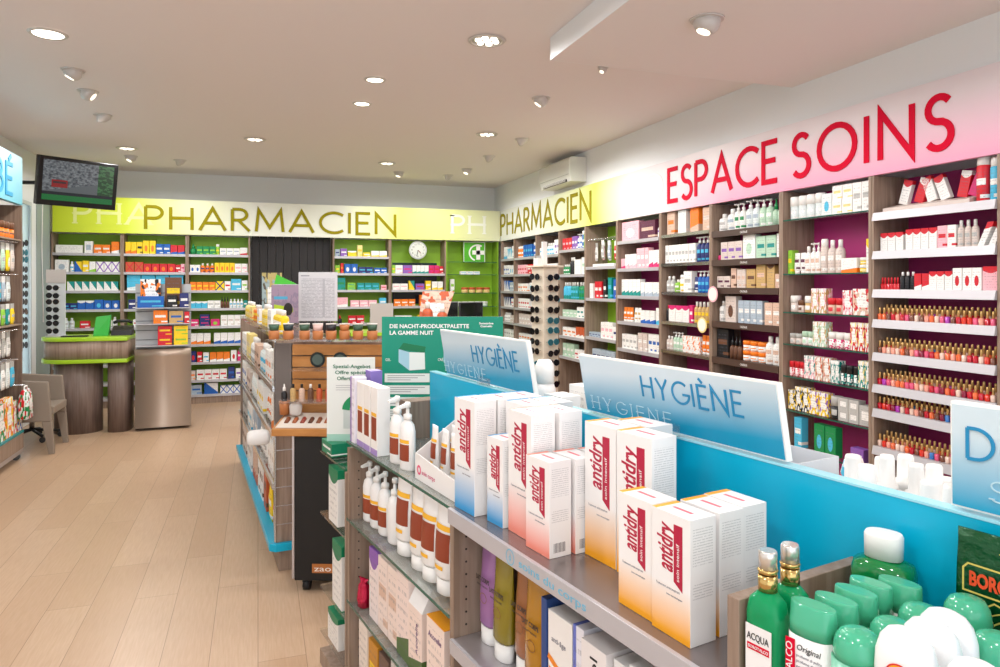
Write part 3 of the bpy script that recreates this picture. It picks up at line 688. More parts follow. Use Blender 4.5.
# brushes on hooks
for k in range(9):
    u = -6.93 + k * .073; z = 1.80 + (k % 3) * .012
    c = ['W', 'P', 'G', 'W', 'X', 'K', 'R', 'T', 'K'][k]
    p = FR.at(u, .12 + .05 * (k % 2), z)
    root = put(proto('h', .06, .2, c, 'W' if c != 'W' else 'G', 'mid'), p, FR.r, ['white', 'pink', 'light grey', 'cream', 'steel blue', 'black', 'red', 'teal', 'dark'][k] + ' brush pack hanging on the metal rail, bay of hanging brushes', 'hanging pack', 'brush packs hanging on the rail')
b = MB(); b.tube([FR.at(-6.94, .15, 2.02), FR.at(-6.27, .15, 2.02)], .006)
for k in range(9): b.tube([FR.at(-6.93 + k * .073, .15, 2.02), FR.at(-6.93 + k * .073, .02, 2.035)], .003, 6)
b.tube([FR.at(-6.94, .15, 2.02), FR.at(-6.94, .26, 2.02)], .005); b.tube([FR.at(-6.27, .15, 2.02), FR.at(-6.27, .26, 2.02)], .005)
tag(b.build('hook_rail', M_chrome), 'chrome hook rail carrying the brush packs', 'hook rail')
right(5, ['c 1 .34 .19 P W dot very large pale pink carton|c 1 .28 .17 F S mid large dusky rose carton|o 1 .1 .13 W U mid white purple bottle', 'c 1 .08 .1 P M bot small pink carton|c 3 .075 .14 W P bot white carton with pink foot|c 3 .075 .19 P W mid tall pink white carton|c 3 .075 .16 W M bot white carton with magenta foot',
 'c 5 .07 .16 W T bot white carton with teal foot|c 5 .07 .13 W X bot white carton with grey foot', 't 3 .06 .14 O W mid orange tube|t 2 .06 .14 W H mid white tube|c 3 .08 .12 W B bot white carton with blue foot|c 1 .08 .15 W A bot taller white carton', 'c 4 .07 .14 W G mid white carton|c 2 .08 .17 Z W mid beige carton|c 3 .07 .17 W B mid white blue carton', 'c 6 .1 .1 W P mid white pink carton'])
right(6, ['c 1 .12 .2 S O mid peach carton leaning tall|c 1 .12 .2 I W mid pale grey tall carton|c 1 .12 .2 O S bot orange tall carton|c 1 .1 .19 S Z mid beige tall carton', 'c 9 .05 .16 W G mid slim white carton|p 4 .055 .21 V A mid navy pump bottle',
 'o 2 .06 .14 G W mid grey bottle|o 1 .07 .11 L W mid lime bottle|r 1 .07 .15 W Y mid white can|c 1 .12 .18 W G mid large white carton|t 1 .06 .13 V W mid navy tube|p 4 .05 .18 B A mid blue pump bottle', 'o 1 .05 .14 K R cap small black bottle|c 3 .1 .14 W M top white carton with magenta head|c 1 .05 .15 M W mid magenta carton|o 5 .05 .18 H Y mid amber bottle',
 'o 2 .05 .12 Z W mid pale bottle|p 3 .05 .16 Q W mid pale green pump bottle|c 3 .08 .14 W O flora white carton printed with orange flowers|t 3 .05 .16 O W mid orange tube', 'c 5 .1 .1 Z F mid beige carton'])
right(7, ['o 1 .09 .14 W G mid white bottle|o 1 .09 .17 W X mid larger white bottle|p 2 .06 .2 W N mid white pump bottle|p 2 .07 .21 I X mid silver pump bottle|p 2 .065 .2 Q W mid pale green pump bottle|d 2 .05 .19 Q N plain green dropper bottle',
 'd 1 .04 .07 M K plain small magenta bottle|c 3 .085 .14 Z U mid lilac grey carton|c 1 .14 .18 W Q dot white carton with green leaf dot|c 2 .1 .16 Q T mid sage green carton|c 1 .05 .17 W G plain slim white carton',
 'c 2 .08 .09 Z F mid low grey rose carton|c 1 .06 .15 S D mid slim rose carton|c 2 .05 .14 Z S mid slim beige carton|c 1 .1 .14 H D mid bronze carton|c 1 .1 .17 H S mid taller bronze carton|c 1 .08 .19 H D top tall bronze carton|c 1 .06 .1 S W mid small peach carton',
 'o 1 .07 .16 W G mid white bottle|c 1 .13 .2 Z D dot carton with portrait print|c 4 .065 .17 X W mid pale grey carton|c 2 .08 .16 S W mid pink beige carton',
 'c 1 .16 .22 K D mid large black carton|d 3 .05 .17 D K plain amber dropper bottle|j2 3 .09 .075 W O mid white amber jar|o 2 .08 .2 W S mid white bottle with rose label|c 1 .04 .18 W G mid slim white carton', 'c 1 .09 .1 K R mid black carton|c 2 .1 .07 N W mid green carton|c 2 .1 .07 P W mid pink carton'])
right(8, ['j 4 .085 .155 I W mid pale grey tall pot|c 1 .1 .14 I A dot blue white carton|c2 2 .09 .09 W E mid white carton|c 2 .08 .18 W G mid tall white carton',
 'c 1 .05 .16 L Y mid lime green carton|t 2 .065 .14 W F mid white tube|o 1 .065 .18 W S mid white bottle|p 2 .055 .2 W S mid white pump bottle|r 1 .065 .22 Z W mid tall white can|o 2 .08 .21 Z W mid cream bottle|c 1 .16 .09 W O bot wide white carton|j2 1 .08 .045 Y W mid yellow jar|c 1 .05 .2 W Y top slim white carton',
 'j 1 .08 .11 Z W frame beige jar|j 1 .06 .08 Z D frame small beige jar with brown lid|j 1 .08 .11 H W frame tan jar|c 2 .065 .16 H P flora tan floral carton|j 2 .07 .1 S R frame rose jar with red lid|c 1 .08 .15 P R flora pink floral carton|c 1 .15 .16 S R flora wide rose floral carton',
 'j 2 .07 .07 Z G frame grey beige jar|j 2 .07 .09 W Q frame white jar|c 2 .07 .16 Q H flora pale green floral carton|j 3 .08 .1 M W flora pink floral jar|c 3 .065 .17 R E flora red floral carton',
 'j 3 .07 .1 P R flora pink jar with red lid|c 2 .07 .15 P T flora pink floral carton|c 2 .09 .15 S J flora peach floral carton|c 2 .05 .14 T W flora teal floral carton|j 3 .07 .12 T K flora teal floral jar with dark lid|c 2 .07 .16 T E flora deep teal floral carton',
 'c 1 .07 .13 Y K flora yellow floral carton|c 2 .07 .16 K Y flora black and yellow floral carton|c 2 .09 .15 Y U flora yellow purple floral carton|j 1 .09 .14 K G frame black jar|c2 2 .09 .07 G W frame grey carton|c 1 .1 .12 G W frame grey framed carton',
 'c 1 .07 .2 A W mid light blue carton|c 2 .09 .19 N A dot green carton|c 1 .1 .1 U W mid lilac carton'])
right(9, ['g 1 .56 .05 Z Z none long cream display tray|r 1 .07 .24 R W mid tall red and white can|r 1 .065 .22 A W mid blue and white can',
 'b 3 .062 .105 W R top white foot care carton with red head|_ .02|b 4 .058 .115 W R top narrow foot care carton with red head|b 1 .07 .12 P R mid pink foot care carton|b 1 .06 .12 W R mid foot care carton with red band|o 3 .045 .14 Z G mid pale bottle|l 2 .07 .12 W R top leaning white and red pack',
 'v 6 .026 .07 R R plain red lipped sampler bottle|o 3 .04 .1 K K plain small black bottle|b 2 .055 .09 R W bot red sachet carton|b 3 .055 .1 W R top white carton with red head|b 3 .065 .115 W R dot white carton with red dot|b 1 .11 .12 P R top wide pink and red carton'])
# leaning foot-care packs on the cream tray
for k, (u, c, s_) in enumerate(((-3.06, 'W', .3), (-2.96, 'R', .34), (-2.87, 'W', -.3), (-2.79, 'W', -.36), (-2.70, 'R', .22), (-2.64, 'M', .4))):
    p = FR.at(u, .13, RS[9][0] + .048); P = proto('c', .06, .14, c, 'R' if c != 'R' else 'W', 'top', .03)
    put(P, p, FR.r, ['first white and red foot pack leaning', 'yellow tipped red foot pack leaning', 'second white and red foot pack leaning', 'third white and red foot pack leaning', 'red and white foot pack leaning', 'magenta foot pack leaning'][k] + ' in the cream tray beneath letters NS', 'leaning pack', None, 0, s_)
# little black bottles in steps behind the samplers
for r_ in range(3):
    for k in range(6): put(proto('v', .024, .075, 'K', 'K', 'x'), FR.at(-3.08 + k * .036 + r_ * .01, .11 + r_ * .04, RS[9][2] + .001 + r_ * .0), FR.r, 'small black polish bottle standing behind red samplers on third shelf beneath letters NS', 'nail polish', 'black polish bottles behind the samplers')
PC = [('#c4142c', 'deep red'), ('#e0567a', 'rose pink'), ('#f0a08c', 'peach'), ('#e9c7b6', 'nude'), ('#d9301e', 'orange red'), ('#8a1638', 'wine red'), ('#b03ab0', 'violet'), ('#3a78c0', 'blue'), ('#e86a3a', 'coral'), ('#7a4a38', 'brown')]
WT = [8, 4, 6, 8, 3, 5, 1, 1, 4, 4]
cnt = 0
for k in range(3, 8):
    for row in range(2):
        for i in range(23):
            c, nm = random.choices(PC, WT)[0]
            u = -3.135 + i * .0303; zz = RS[9][k] + .001
            where = 'on %s shelf beneath letters NS' % ORD[k]
            put(proto('v', .025, .070 if row == 0 else .088, c, 'H', 'x'), FR.at(u + row * .012, .03 + row * .042, zz), FR.r, '%s nail polish with gold cap, %s row %s' % (nm, 'front' if row == 0 else 'rear', where), 'nail polish', '%s nail polish %s row %s' % (nm, 'front' if row == 0 else 'rear', where))
            cnt += 1
# a few packs past the picture edge bay
fill(FR, -2.38, -2.1, RS[10][0] + .001, 'c 3 .08 .2 R W mid tall red carton', 'on top shelf past the nail polish bay')
fill(FR, -2.38, -2.1, RS[10][1] + .001, 'c 3 .08 .14 W R top white and red carton', 'on second shelf past the nail polish bay')
fill(FR, -2.38, -2.1, RS[10][2] + .001, 'c 3 .08 .12 P R top pink and red carton', 'on third shelf past the nail polish bay')
# round shelf talkers
for (y_, z_, c, lab) in ((4.64, 1.47, 'P', 'round pink hanging shelf tag beneath letters PACE'), (4.78, 1.22, 'E', 'round cream hanging shelf tag beneath letters ES of ESPACE')):
    t = empty('shelf_tag', FR.at(-y_, -.03, z_), FR.r); tag(t, lab, 'shelf tag'); disc(.062, .062, 0, -.003, mat('tag_card', c, .5), 'disc', t); disc(.05, .05, -.0035, -.0045, mat('tag_card_inner', '#f4ece0', .5), 'print', t)
    MB().tube([(0, .001, .06), (0, .02, .075), (0, .03, .078)], .002, 6).build('clip', M_acryl, t)
# ================================================================ television
t = tag(empty('television', (-1.795, 8.44, 2.61), R(35)), 'black flat television hanging from the ceiling corner above lime fascia', 'television')
T = Matrix.Rotation(R(9), 4, 'X')
def tvbox(nm, m, a, par=None, bev=0):
    b = MB(); b.M = T; b.box(*a); return b.build(nm, m, par or t, bev)
tvbox('cabinet', mat('television_black', '#0b0b0c', .3), (-.39, .39, -.02, .05, -.25, .25), bev=.008)
m, n = nmat('television_picture', .2); v, x, y, z = n.coord()
mr = n.new('ShaderNodeMapRange'); n.l.new(n.noise(v, 16, 6, 1.6, 1, 1), mr.inputs[0]); mr.inputs[1].default_value = .35; mr.inputs[2].default_value = .65
base = n.mix(mr.outputs[0], hx('#3e464e'), hx('#8d9498'))
base = n.mix(n.m('LESS_THAN', n.m('ADD', z, n.m('MULTIPLY', x, -.35)), .22), base, hx('#646c70'))
base = n.mix(n.m('MULTIPLY', n.band(x, .12, .34), n.band(z, .33, .52)), base, hx('#9a1f22'))
base = n.mix(n.m('MULTIPLY', n.band(x, .14, .32), n.band(z, .43, .48)), base, hx('#3c2a30'))
base = n.mix(n.m('GREATER_THAN', x, .77), base, n.mix(n.m('GREATER_THAN', n.noise(v, 14, 3), .5), hx('#1e4a2c'), hx('#3f7a48')))
base = n.mix(n.m('LESS_THAN', z, .14), base, hx('#0d7a3c')); base = n.mix(n.band(z, .14, .22), base, hx('#14202c'))
n.l.new(base, n.b.inputs['Emission Color']); n.b.inputs['Emission Strength'].default_value = .9; n.b.inputs['Base Color'].default_value = (.01, .01, .01, 1)
tvbox('screen', m, (-.345, .345, -.024, -.0205, -.195, .215))
b = MB(); b.tube([(-.1, .05, 0), (-.2, .16, .0), (-.42, .42, .0)], .02); b.box(-.06, .06, .045, .07, -.06, .06); b.build('bracket', M_dark, t)
# ================================================================ counter at the far left
def stadium(x0, x1, yc, r, n=14, right=True):
    L = [(x0 + r + r * math.cos(R(a)), yc + r * math.sin(R(a))) for a in [90 + 180 * k / n for k in range(n + 1)]]
    Q = [(x1 - r + r * math.cos(R(a)), yc + r * math.sin(R(a))) for a in [-90 + 180 * k / n for k in range(n + 1)]] if right else [(x1, yc - r), (x1, yc + r)]
    return L + Q
t = tag(empty('sales_counter', (-1.665, 8.44, 0), R(-3)), 'rounded sales counter with lime top edges on two laminate pedestals', 'counter')
MB().prism(stadium(-.46, .395, 0, .28, right=False), .962, 1.0).build('top', M_lime, t, .004)
MB().prism(stadium(-.44, .385, 0, .26, right=False), .775, .9615).build('apron', M_wood, t)
MB().prism(stadium(-.46, .395, 0, .28, right=False), .735, .7745).build('lower_edge', M_lime, t, .004)
MB().loft([(0, .225, .2), (.734, .225, .2)], 32, cx=-.12, cy=-.02).build('pedestal', wood('pedestal_laminate', '#6b5a52', '#85736a'), t)
MB().loft([(0, .11, .19, 3), (.734, .11, .19, 3)], 28, cx=.28, cy=-.02).build('pedestal', wood('pedestal_laminate', '#6b5a52', '#85736a'), t)
# things on the counter
t = tag(empty('counter_telephone', (-1.38, 8.46, 1.001), 0), 'black desk device standing on the lime counter beside the rack', 'telephone')
MB().hexa([(-.1,-.08,0),(.1,-.08,0),(.1,.08,0),(-.1,.08,0)], [(-.1,-.04,.05),(.1,-.04,.05),(.1,.08,.1),(-.1,.08,.1)]).build('base', M_dark, t, .004); MB().tube([(-.09,.03,.13),(-.05,.03,.15),(.05,.03,.15),(.09,.03,.13)], .017).build('handset', M_dark, t)
t = tag(MB().hexa([(-.07,-.01,0),(.07,-.01,0),(.07,.1,0),(-.07,.1,0)], [(-.05,.03,.2),(.09,.05,.22),(.09,.09,.22),(-.05,.09,.2)]).build('leaflet_holder', mat('bright_green_card', '#2fa53a', .4), None, .004, (-1.57, 8.36, 1.001)), 'bright green leaflet holder on the lime counter', 'leaflet holder')
tag(MB().box(-.12,.12,-.05,.05,0,.012).build('counter_pad', M_dark, None, .002, (-1.80, 8.33, 1.001)), 'thin black writing pad lying on lime counter', 'pad')
# counter rack with a curved steel front
t = tag(empty('counter_rack', (-.955, 8.22, 0), R(4)), 'display rack with curved steel front and slatted grey back beside the counter', 'display rack')
b = MB(); P = []
for k in range(11):
    s_ = k / 10; P.append((.0 + .05 * math.sin(s_ * PI) , .03 + .83 * s_))
i0 = []; 
for side in (-.27, .27): i0.append([b.pv((side, -.02 + p[0], p[1])) for p in P] )
i1 = [[b.pv((side, .30, p[1])) for p in P] for side in (-.27, .27)]
for k in range(10):
    b.face((i0[0][k], i0[1][k], i0[1][k+1], i0[0][k+1]), True); b.face((i1[0][k], i1[0][k+1], i1[1][k+1], i1[1][k]))
    b.face((i0[0][k], i0[0][k+1], i1[0][k+1], i1[0][k])); b.face((i0[1][k+1], i0[1][k], i1[1][k], i1[1][k+1]))
b.face((i0[0][-1], i0[1][-1], i1[1][-1], i1[0][-1])); b.build('curved_front', mat('champagne_steel', '#b8a595', .38, .55), t)
MB().box(-.27, .27, .1, .14, .861, 1.55).build('back_panel', mat('rack_grey', '#aeb0b2', .4, .2), t)
for k in range(6): MB().box(-.265, .265, .094, .0995, .95 + k * .1, .958 + k * .1).build('slat_groove', mat('groove', '#6a6c70', .5), t)
for z_ in (.90, 1.13, 1.30): MB().box(-.26, .26, -.06, .093, z_ - .008, z_).build('shelf', M_alu, t)
FK = Fr(-.955, 8.22, R(4))
fill(FK, -.06, .25, .901, 'b2 1 .14 .1 R Y mid red and yellow snack carton|b2 1 .14 .1 Y L mid yellow green snack carton', 'on low shelf of the counter rack', dd=-.03)
fill(FK, -.10, .26, 1.131, 'b 1 .14 .14 O W mid orange brown photo carton|b 1 .14 .13 H B mid landscape carton|b 1 .05 .12 R W mid red slim carton', 'on middle shelf of the counter rack', dd=-.03)
fill(FK, -.26, .26, 1.301, 'b 1 .26 .12 B A mid wide blue carton|b 1 .1 .13 K W mid black carton|b 1 .09 .15 V W mid navy carton', 'on upper shelf of the counter rack', dd=-.055)
fill(FK, -.24, .2, 1.301, 'k 1 .2 .3 O K flora orange and black picture card|k 1 .17 .32 D Y mid brown picture card', 'at the back of counter rack top', dd=.026, jit=0)
# ================================================================ armchair
t = tag(empty('armchair', (-1.745, 7.62, 0), PI / 2), 'grey brown moulded plastic armchair beside the toy display', 'chair')
M_ch = mat('taupe_plastic', '#8d8073', .5, spec=.3)
# local: front to -Y ... facing +X of the room after the turn
def cbx(nm, b_, t_): MB().hexa(b_, t_).build(nm, M_ch, t, .008)
for s, nm in ((-1, 'arm_panel'), (1, 'arm_panel')):
    x0, x1 = sorted((s * .27, s * .225))
    MB().hexa([(x0,-.0+.03,.30),(x1,.03,.30),(x1,.50,.30),(x0,.50,.30)], [(x0,.06,.66),(x1,.06,.66),(x1,.52,.70),(x0,.52,.70)]).build(nm, M_ch, t, .01)
    for y0, sg in ((.0, 1), (.46, -1)):
        MB().hexa([(x0,y0+.01*sg,0),(x1,y0+.01*sg,0),(x1,y0+.055,0),(x0,y0+.055,0)], [(x0,y0+.03,.2995),(x1,y0+.03,.2995),(x1,y0+.11,.2995),(x0,y0+.11,.2995)]) .build('leg', M_ch, t, .006)
MB().hexa([(-.2245,.02,.36),(.2245,.02,.36),(.2245,.47,.34),(-.2245,.47,.34)], [(-.2245,.02,.43),(.2245,.02,.43),(.2245,.47,.41),(-.2245,.47,.41)]).build('seat', M_ch, t, .01)
MB().hexa([(-.2245,.475,.30),(.2245,.475,.30),(.2245,.515,.30),(-.2245,.515,.30)], [(-.2245,.50,.72),(.2245,.50,.72),(.2245,.535,.72),(-.2245,.535,.72)]).build('backrest', M_ch, t, .008)
for c in t.children: c.location = (0, 0, 0)
# swivel stool behind the armchair
t = tag(empty('swivel_stool', (-2.13, 8.12, 0), .3), 'black swivel stool on star base behind the armchair', 'stool')
for k in range(5):
    a = 2 * PI * k / 5
    l = MB(); l.tube([(0, 0, .1), (.24 * math.cos(a), .24 * math.sin(a), .065)], .014); lg = l.build('base_arm', M_dark, t)
    b = MB(); b.M = Matrix.Translation((.24 * math.cos(a), .24 * math.sin(a), .027)) @ Matrix.Rotation(PI / 2, 4, 'X'); b.cyl(0, 0, -.018, .018, .026, 14); b.build('caster', M_dark, lg)
MB().cyl(0, 0, .1, .48, .022).build('column', M_chrome, t); MB().loft([(.48, .15, .15), (.5, .18, .18), (.54, .18, .18), (.56, .15, .15)], 24).build('seat', M_dark, t)
# ================================================================ fixture at the left picture edge
t = tag(empty('shelving_unit', (-1.98, 5.94, 0), PI / 2), 'dark wood display unit of baby goods below the BÉ sign', 'shelving')
MB().box(1.30, 1.33, 0, .40, .10, 2.245).build('side_panel', M_woodd, t); MB().box(-1.34, 1.2985, .38, .40, .10, 2.245).build('back_panel', M_woodd, t)
MB().box(-1.34, 1.33, -.01, .40, .06, .0995).build('base_rail', M_alu, t)
MB().box(-1.34, 1.32, -.012, .3795, .10, .24).build('plinth', M_wood, t); MB().box(-1.34, 1.2985, -.02, .3795, .2405, .262).build('base_shelf', mat('teal_glass', '#2f8f94', .2), t)
for x_ in (-1.2, 0, 1.27):
    b = MB(); b.M = Matrix.Translation((x_, .03, .031)) @ Matrix.Rotation(PI / 2, 4, 'Y'); b.cyl(0, 0, -.014, .014, .03, 14); b.build('caster', mat('caster_grey', '#5b6063', .5), t)
for z_ in (1.94, 1.2): MB().box(-1.34, 1.2985, .0, .3795, z_ - .012, z_).build('shelf', M_wood, t)
FLs = Fr(-1.98, 5.94, PI / 2)
fill(FLs, .55, 1.29, 1.941, 'j 1 .2 .2 E O mid large round cream tub|j 3 .12 .14 O D mid orange food jar', 'on the wooden shelf under sign BÉ', dd=.02)
fill(FLs, .66, 1.29, .263, 'k 1 .2 .30 N O flora green and orange toy pack|k 1 .18 .33 O Y flora orange and yellow toy pack|k 1 .12 .28 R L flora red and lime toy pack|k 1 .1 .24 B Y flora blue and yellow toy pack', 'on base shelf of the baby unit', dd=-.01)
bg_ = MB().loft([(0, .07, .03, 4), (.01, .085, .045, 4), (.2, .085, .04, 4), (.255, .08, .015, 4), (.26, .08, .006, 4)], 28).build('toy_bag', carton('I', 'N', 'flora', 'R'), None, 0, FLs.at(1.215, -.055, .37), (0, 0, FLs.r)); tag(bg_, 'clear patterned toy bag with white handle hanging from the baby unit end', 'bag')
MB().tube([(-.04, 0, .255), (-.035, 0, .285), (.035, 0, .285), (.04, 0, .255)], .007).build('handle', M_white, bg_); MB().tube([(.0, 0, .294), (.0, .0, .298), (.0, .43, .30)], .004, 6).build('hanging_rod', M_chrome, bg_)
colr = [('I', 'clear', 'G'), ('Z', 'beige', 'W'), ('X', 'grey blue', 'W'), ('W', 'white', 'K')]
for r_, (z_, names) in enumerate(((1.62, ('E', 'Z', 'Q', 'Y', 'Z')), (1.36, ('X', 'I', 'A', 'X', 'I')), (1.22, ('O', 'U', 'L', 'T', 'Y')), (.98, ('W', 'Z', 'W', 'G', 'W')), (.74, ('T', 'A', 'W', 'I', 'A')))):
    h_ = .24 if z_ != 1.22 else .2
    z_ = (1.66, 1.40, 1.2005, .92, .66)[r_]; h_ = (.24, .22, .18, .22, .22)[r_]
    for i in range(5):
        nm = {'I': 'clear', 'Z': 'beige', 'Q': 'pale green', 'G': 'grey', 'X': 'grey blue', 'A': 'light blue', 'T': 'teal', 'U': 'purple', 'L': 'lime', 'O': 'orange', 'D': 'brown', 'W': 'white', 'B': 'blue', 'Y': 'yellow', 'V': 'navy', 'R': 'red', 'E': 'cream'}[names[i]]
        P_ = FLs.at(.74 + i * .118, .045 + (.03 if r_ % 2 else 0), z_)
        put(proto('h', .1, h_, names[i], 'W' if i % 2 else 'G', 'dot' if i % 2 else 'mid'), P_, FLs.r, '%s baby accessory pack hanging in %s hook row under sign BÉ' % (nm + (' header marked' if names.index(names[i]) != i else ''), ORD[r_]), 'hanging pack', '%s baby packs in %s hook row' % (nm, ORD[r_]))
    hk = MB()
    for i in range(5):
        if r_ in (0, 1, 3, 4): hk.tube([FLs.at(.74 + i * .118, .376, z_ + h_ + .012), FLs.at(.74 + i * .118, .0, z_ + h_ + .012)], .004, 6)
    if r_ in (0, 1, 3, 4): tag(hk.build('hook_row', M_chrome), 'chrome hooks of the %s row under sign BÉ' % ORD[r_], 'hooks')
# ================================================================ sunglasses
M_lensb = mat('sunglass_lens', '#15181c', .08, coat=.5)
def glasses_mesh(c):
    k = ('gl', c)
    if k in _P: return _P[k]
    f = MB()
    for s in (-1, 1):
        f.M = Matrix.Translation((s * .034, 0, 0)) @ Matrix.Rotation(PI / 2, 4, 'X'); f.loft([(0, .031, .029), (.004, .031, .029)], 16)
    f.M = None; f.box(-.012, .012, -.003, .002, .006, .011)
    for s in (-1, 1): f.tube([(s*.066, 0, .008), (s*.064, .02, .006)], .0018, 5)
    l = MB()
    for s in (-1, 1):
        l.M = Matrix.Translation((s * .034, -.0045, 0)) @ Matrix.Rotation(PI / 2, 4, 'X'); l.loft([(0, .027, .025), (.0015, .027, .025)], 16)
    _P[k] = (f.mesh('glasses_frame', mat('glasses_frame', c, .25)), l.mesh('lenses', mat('sunglass_lens', '#0e0f12' if c != '#2b8a9a' else '#245a66', .2, spec=.3)))
    return _P[k]
def glasses(x, y, z, rz, label, group):
    f, l = glasses_mesh(random.choice(['#161616', '#161616', '#161616', '#3a2618', '#2b8a9a', '#5a4030', '#2a2420', '#202838']))
    o = link('sunglasses', f, None, (x, y, z + random.uniform(-.01, .01)), (random.uniform(-.1, .1), random.uniform(-.12, .12), rz + random.uniform(-.06, .06))); link('lens_pair', l, o); tag(o, label, 'sunglasses', group)
cx_, cy_ = 2.44, 5.82
t = tag(empty('sunglasses_tower', (cx_, cy_, 0), -YAW), 'tall beige rotating sunglasses tower with mirror crest before side wall', 'display stand')
t.rotation_euler.z = -YAW + R(36)
M_cc = mat('cream_column', '#e4d8c4', .4)
MB().loft([(0, .2, .2), (.03, .2, .2), (.05, .04, .04)], 24).build('foot', M_alu, t); MB().box(-.085, .085, -.085, .085, .1, 1.70).build('column', M_cc, t, .004)
MB().cyl(0, 0, .05, .1, .03).build('bearing', M_alu, t)
MB().box(-.12, .12, -.12, .12, 1.7005, 1.715).build('top_plate', M_cc, t, .003); MB().box(-.035, .02, -.01, .01, 1.7155, 1.93).build('crest', M_white, t, .004); MB().box(-.11, -.055, -.03, .03, 1.7155, 1.78).build('crest_box', M_white, t, .003)
LV = ['lowest', 'second lowest', 'third from below', 'fourth from below', 'fifth from below', 'middle', 'fifth from top', 'fourth from top', 'third from top', 'second from top', 'top']
for k, nm in ((0, 'face turned to the aisle'), (1, 'face turned to the wall shelves'), (2, 'face turned to the corner'), (3, 'face turned to the price list')):
    F4 = Fr(cx_, cy_, -YAW + R(36) + k * PI / 2)
    for r_ in range(11):
        p = F4.at(0, -.117, .66 + r_ * .095); glasses(p[0], p[1], p[2], F4.r, '%s sunglasses of the rotating tower, %s' % (LV[r_], nm), 'sunglasses on the rotating tower')
t = tag(empty('sunglasses_stand', (-1.99, 8.42, 1.001), -.3), 'small sunglasses stand with grey header at the end of lime counter', 'display stand')
MB().cyl(0, 0, 0, .012, .1, 20).build('foot', M_alu, t); MB().box(-.09, .09, 0, .01, .012, .66).build('panel', mat('stand_clear', '#cfd4d6', .2), t); MB().box(-.1, .1, -.012, -.001, .56, .70).build('header', mat('stand_header', '#b9b2ad', .5), t)
F4 = Fr(-1.99, 8.42, -.3)
for r_ in range(7):
    p = F4.at(0, -.066, 1.06 + r_ * .075); glasses(p[0], p[1], p[2] + .0, -.3, 'dark reading sunglasses on the counter stand, %s from its foot' % ['first', 'second', 'third', 'fourth', 'fifth', 'sixth', 'seventh'][r_], 'sunglasses on the counter stand')
t = tag(empty('sunglasses_strip', (-2.01, 7.272, 0), PI), 'narrow strip of sunglasses fixed on the end of baby unit', 'display strip')
MB().box(-.03, .03, -.01, 0, .95, 2.0).build('strip', M_alu, t)
for r_ in range(13):
    glasses(-1.99, 7.355, 1.0 + r_ * .076, PI - .9, 'small sunglasses seen edge-on along the strip at end of baby unit', 'sunglasses on the strip')
# ================================================================ second counter, far right middle
t = tag(empty('sales_counter', (1.85, 8.2, 0), 0), 'laminate sales counter with lime bands behind the green poster', 'counter')
MB().box(-.85, .85, -.25, .35, 0, .78).build('cabinet', M_woodd, t); MB().box(-.87, .87, -.27, .37, .7805, .815).build('lower_edge', M_lime, t); MB().box(-.85, .85, -.25, .35, .8155, .965).build('apron', M_wood, t); MB().box(-.87, .87, -.27, .37, .9655, 1.0).build('top', M_lime, t)
def mon(x, y, rz, label, c='#3a3a3e'):
    t = tag(empty('monitor', (x, y, 1.001), rz), label, 'monitor')
    MB().loft([(0, .1, .08), (.012, .1, .08)], 20).build('foot', mat('monitor_plastic', c, .4), t); MB().box(-.02, .02, -.01, .02, .012, .2).build('neck', mat('monitor_plastic', c, .4), t)
    MB().box(-.16, .16, -.03, .0, .10, .33).build('cabinet', mat('monitor_plastic', c, .4), t, .005); MB().box(-.148, .148, -.033, -.0305, .112, .318).build('screen', mat('monitor_screen', '#141518', .15), t)
mon(2.42, 8.10, .2, 'black computer monitor on the far counter beside the orange poster'); mon(2.22, 8.42, .5, 'grey backed monitor turned aside on the far counter', '#8f8f92')
t = MB().hexa([(-.2,-.02,0),(.1,-.02,0),(.1,.02,0),(-.2,.02,0)], [(-.14,.1,.46),(.24,.1,.46),(.24,.12,.46),(-.14,.12,.46)]).build('poster_stand', carton('#e6c4b2', 'J', 'flora', 'S'), None, .0, (1.98, 8.12, 1.001), (0, 0, -.25))
tag(t, 'slanted salmon coloured perfume poster on the far counter', 'poster stand')
for k, (dx, h_) in enumerate(((-.05, .34), (.1, .28))): put(proto('o', .13, h_, 'J', 'W', 'cap'), (1.93 + dx * 1.2, 7.99 + (.02 if k else .0), 1.001), 0, 'large red glass display bottle, %s, in front of perfume poster' % ('taller' if not k else 'shorter'), 'bottle')
tag(bx('notice_card', mat('grey_card', '#b4aea8', .6), 1.20, 1.46, 7.96, 7.975, 1.001, 1.33), 'blank grey card standing at the end of the far counter', 'card')
tag(MB().box(-.14,.14,-.1,.1,0,.09).build('card_terminal', mat('light_grey_plastic', '#b9bcbf', .4), None, .006, (1.66, 8.02, 1.001)), 'flat light grey device beside the blank card', 'device')
# ================================================================ middle island with blue base
A2 = R(5.3)
X0, Y0 = onplane(275, 572, 0)
F2 = Fr(X0, Y0, -PI / 2 + A2)      # aisle face looking to -X: u runs towards the camera side -> negative = away
t = tag(empty('gondola_shelving', (X0, Y0, 0), F2.r), 'middle island shelving with bright blue base along the aisle', 'shelving')
GL2 = 2.55
MB().box(-GL2, 0, .02, .56, 0, .115).build('plinth', M_wood, t)
MB().prism([(-GL2, -.03), (-.0, -.03), (.03, -.0), (.03, .59), (-GL2, .59)], .1155, .155).build('base_shelf', M_cyan, t, .003)
MB().box(-.022, 0, .005, .2495, .156, 1.25).build('end_panel', M_wood, t); MB().box(-GL2, -GL2 + .02, .005, .2495, .156, 1.25).build('end_panel', M_wood, t)
gv = MB()
for k in range(10): gv.box(.0005, .003, .006, .2495, .25 + k * .1, .256 + k * .1)
gv.build('slat_groove', M_chrome, t)
MB().box(-.03, .006, -.004, .0045, .156, 1.27).build('corner_profile', M_chrome, t)
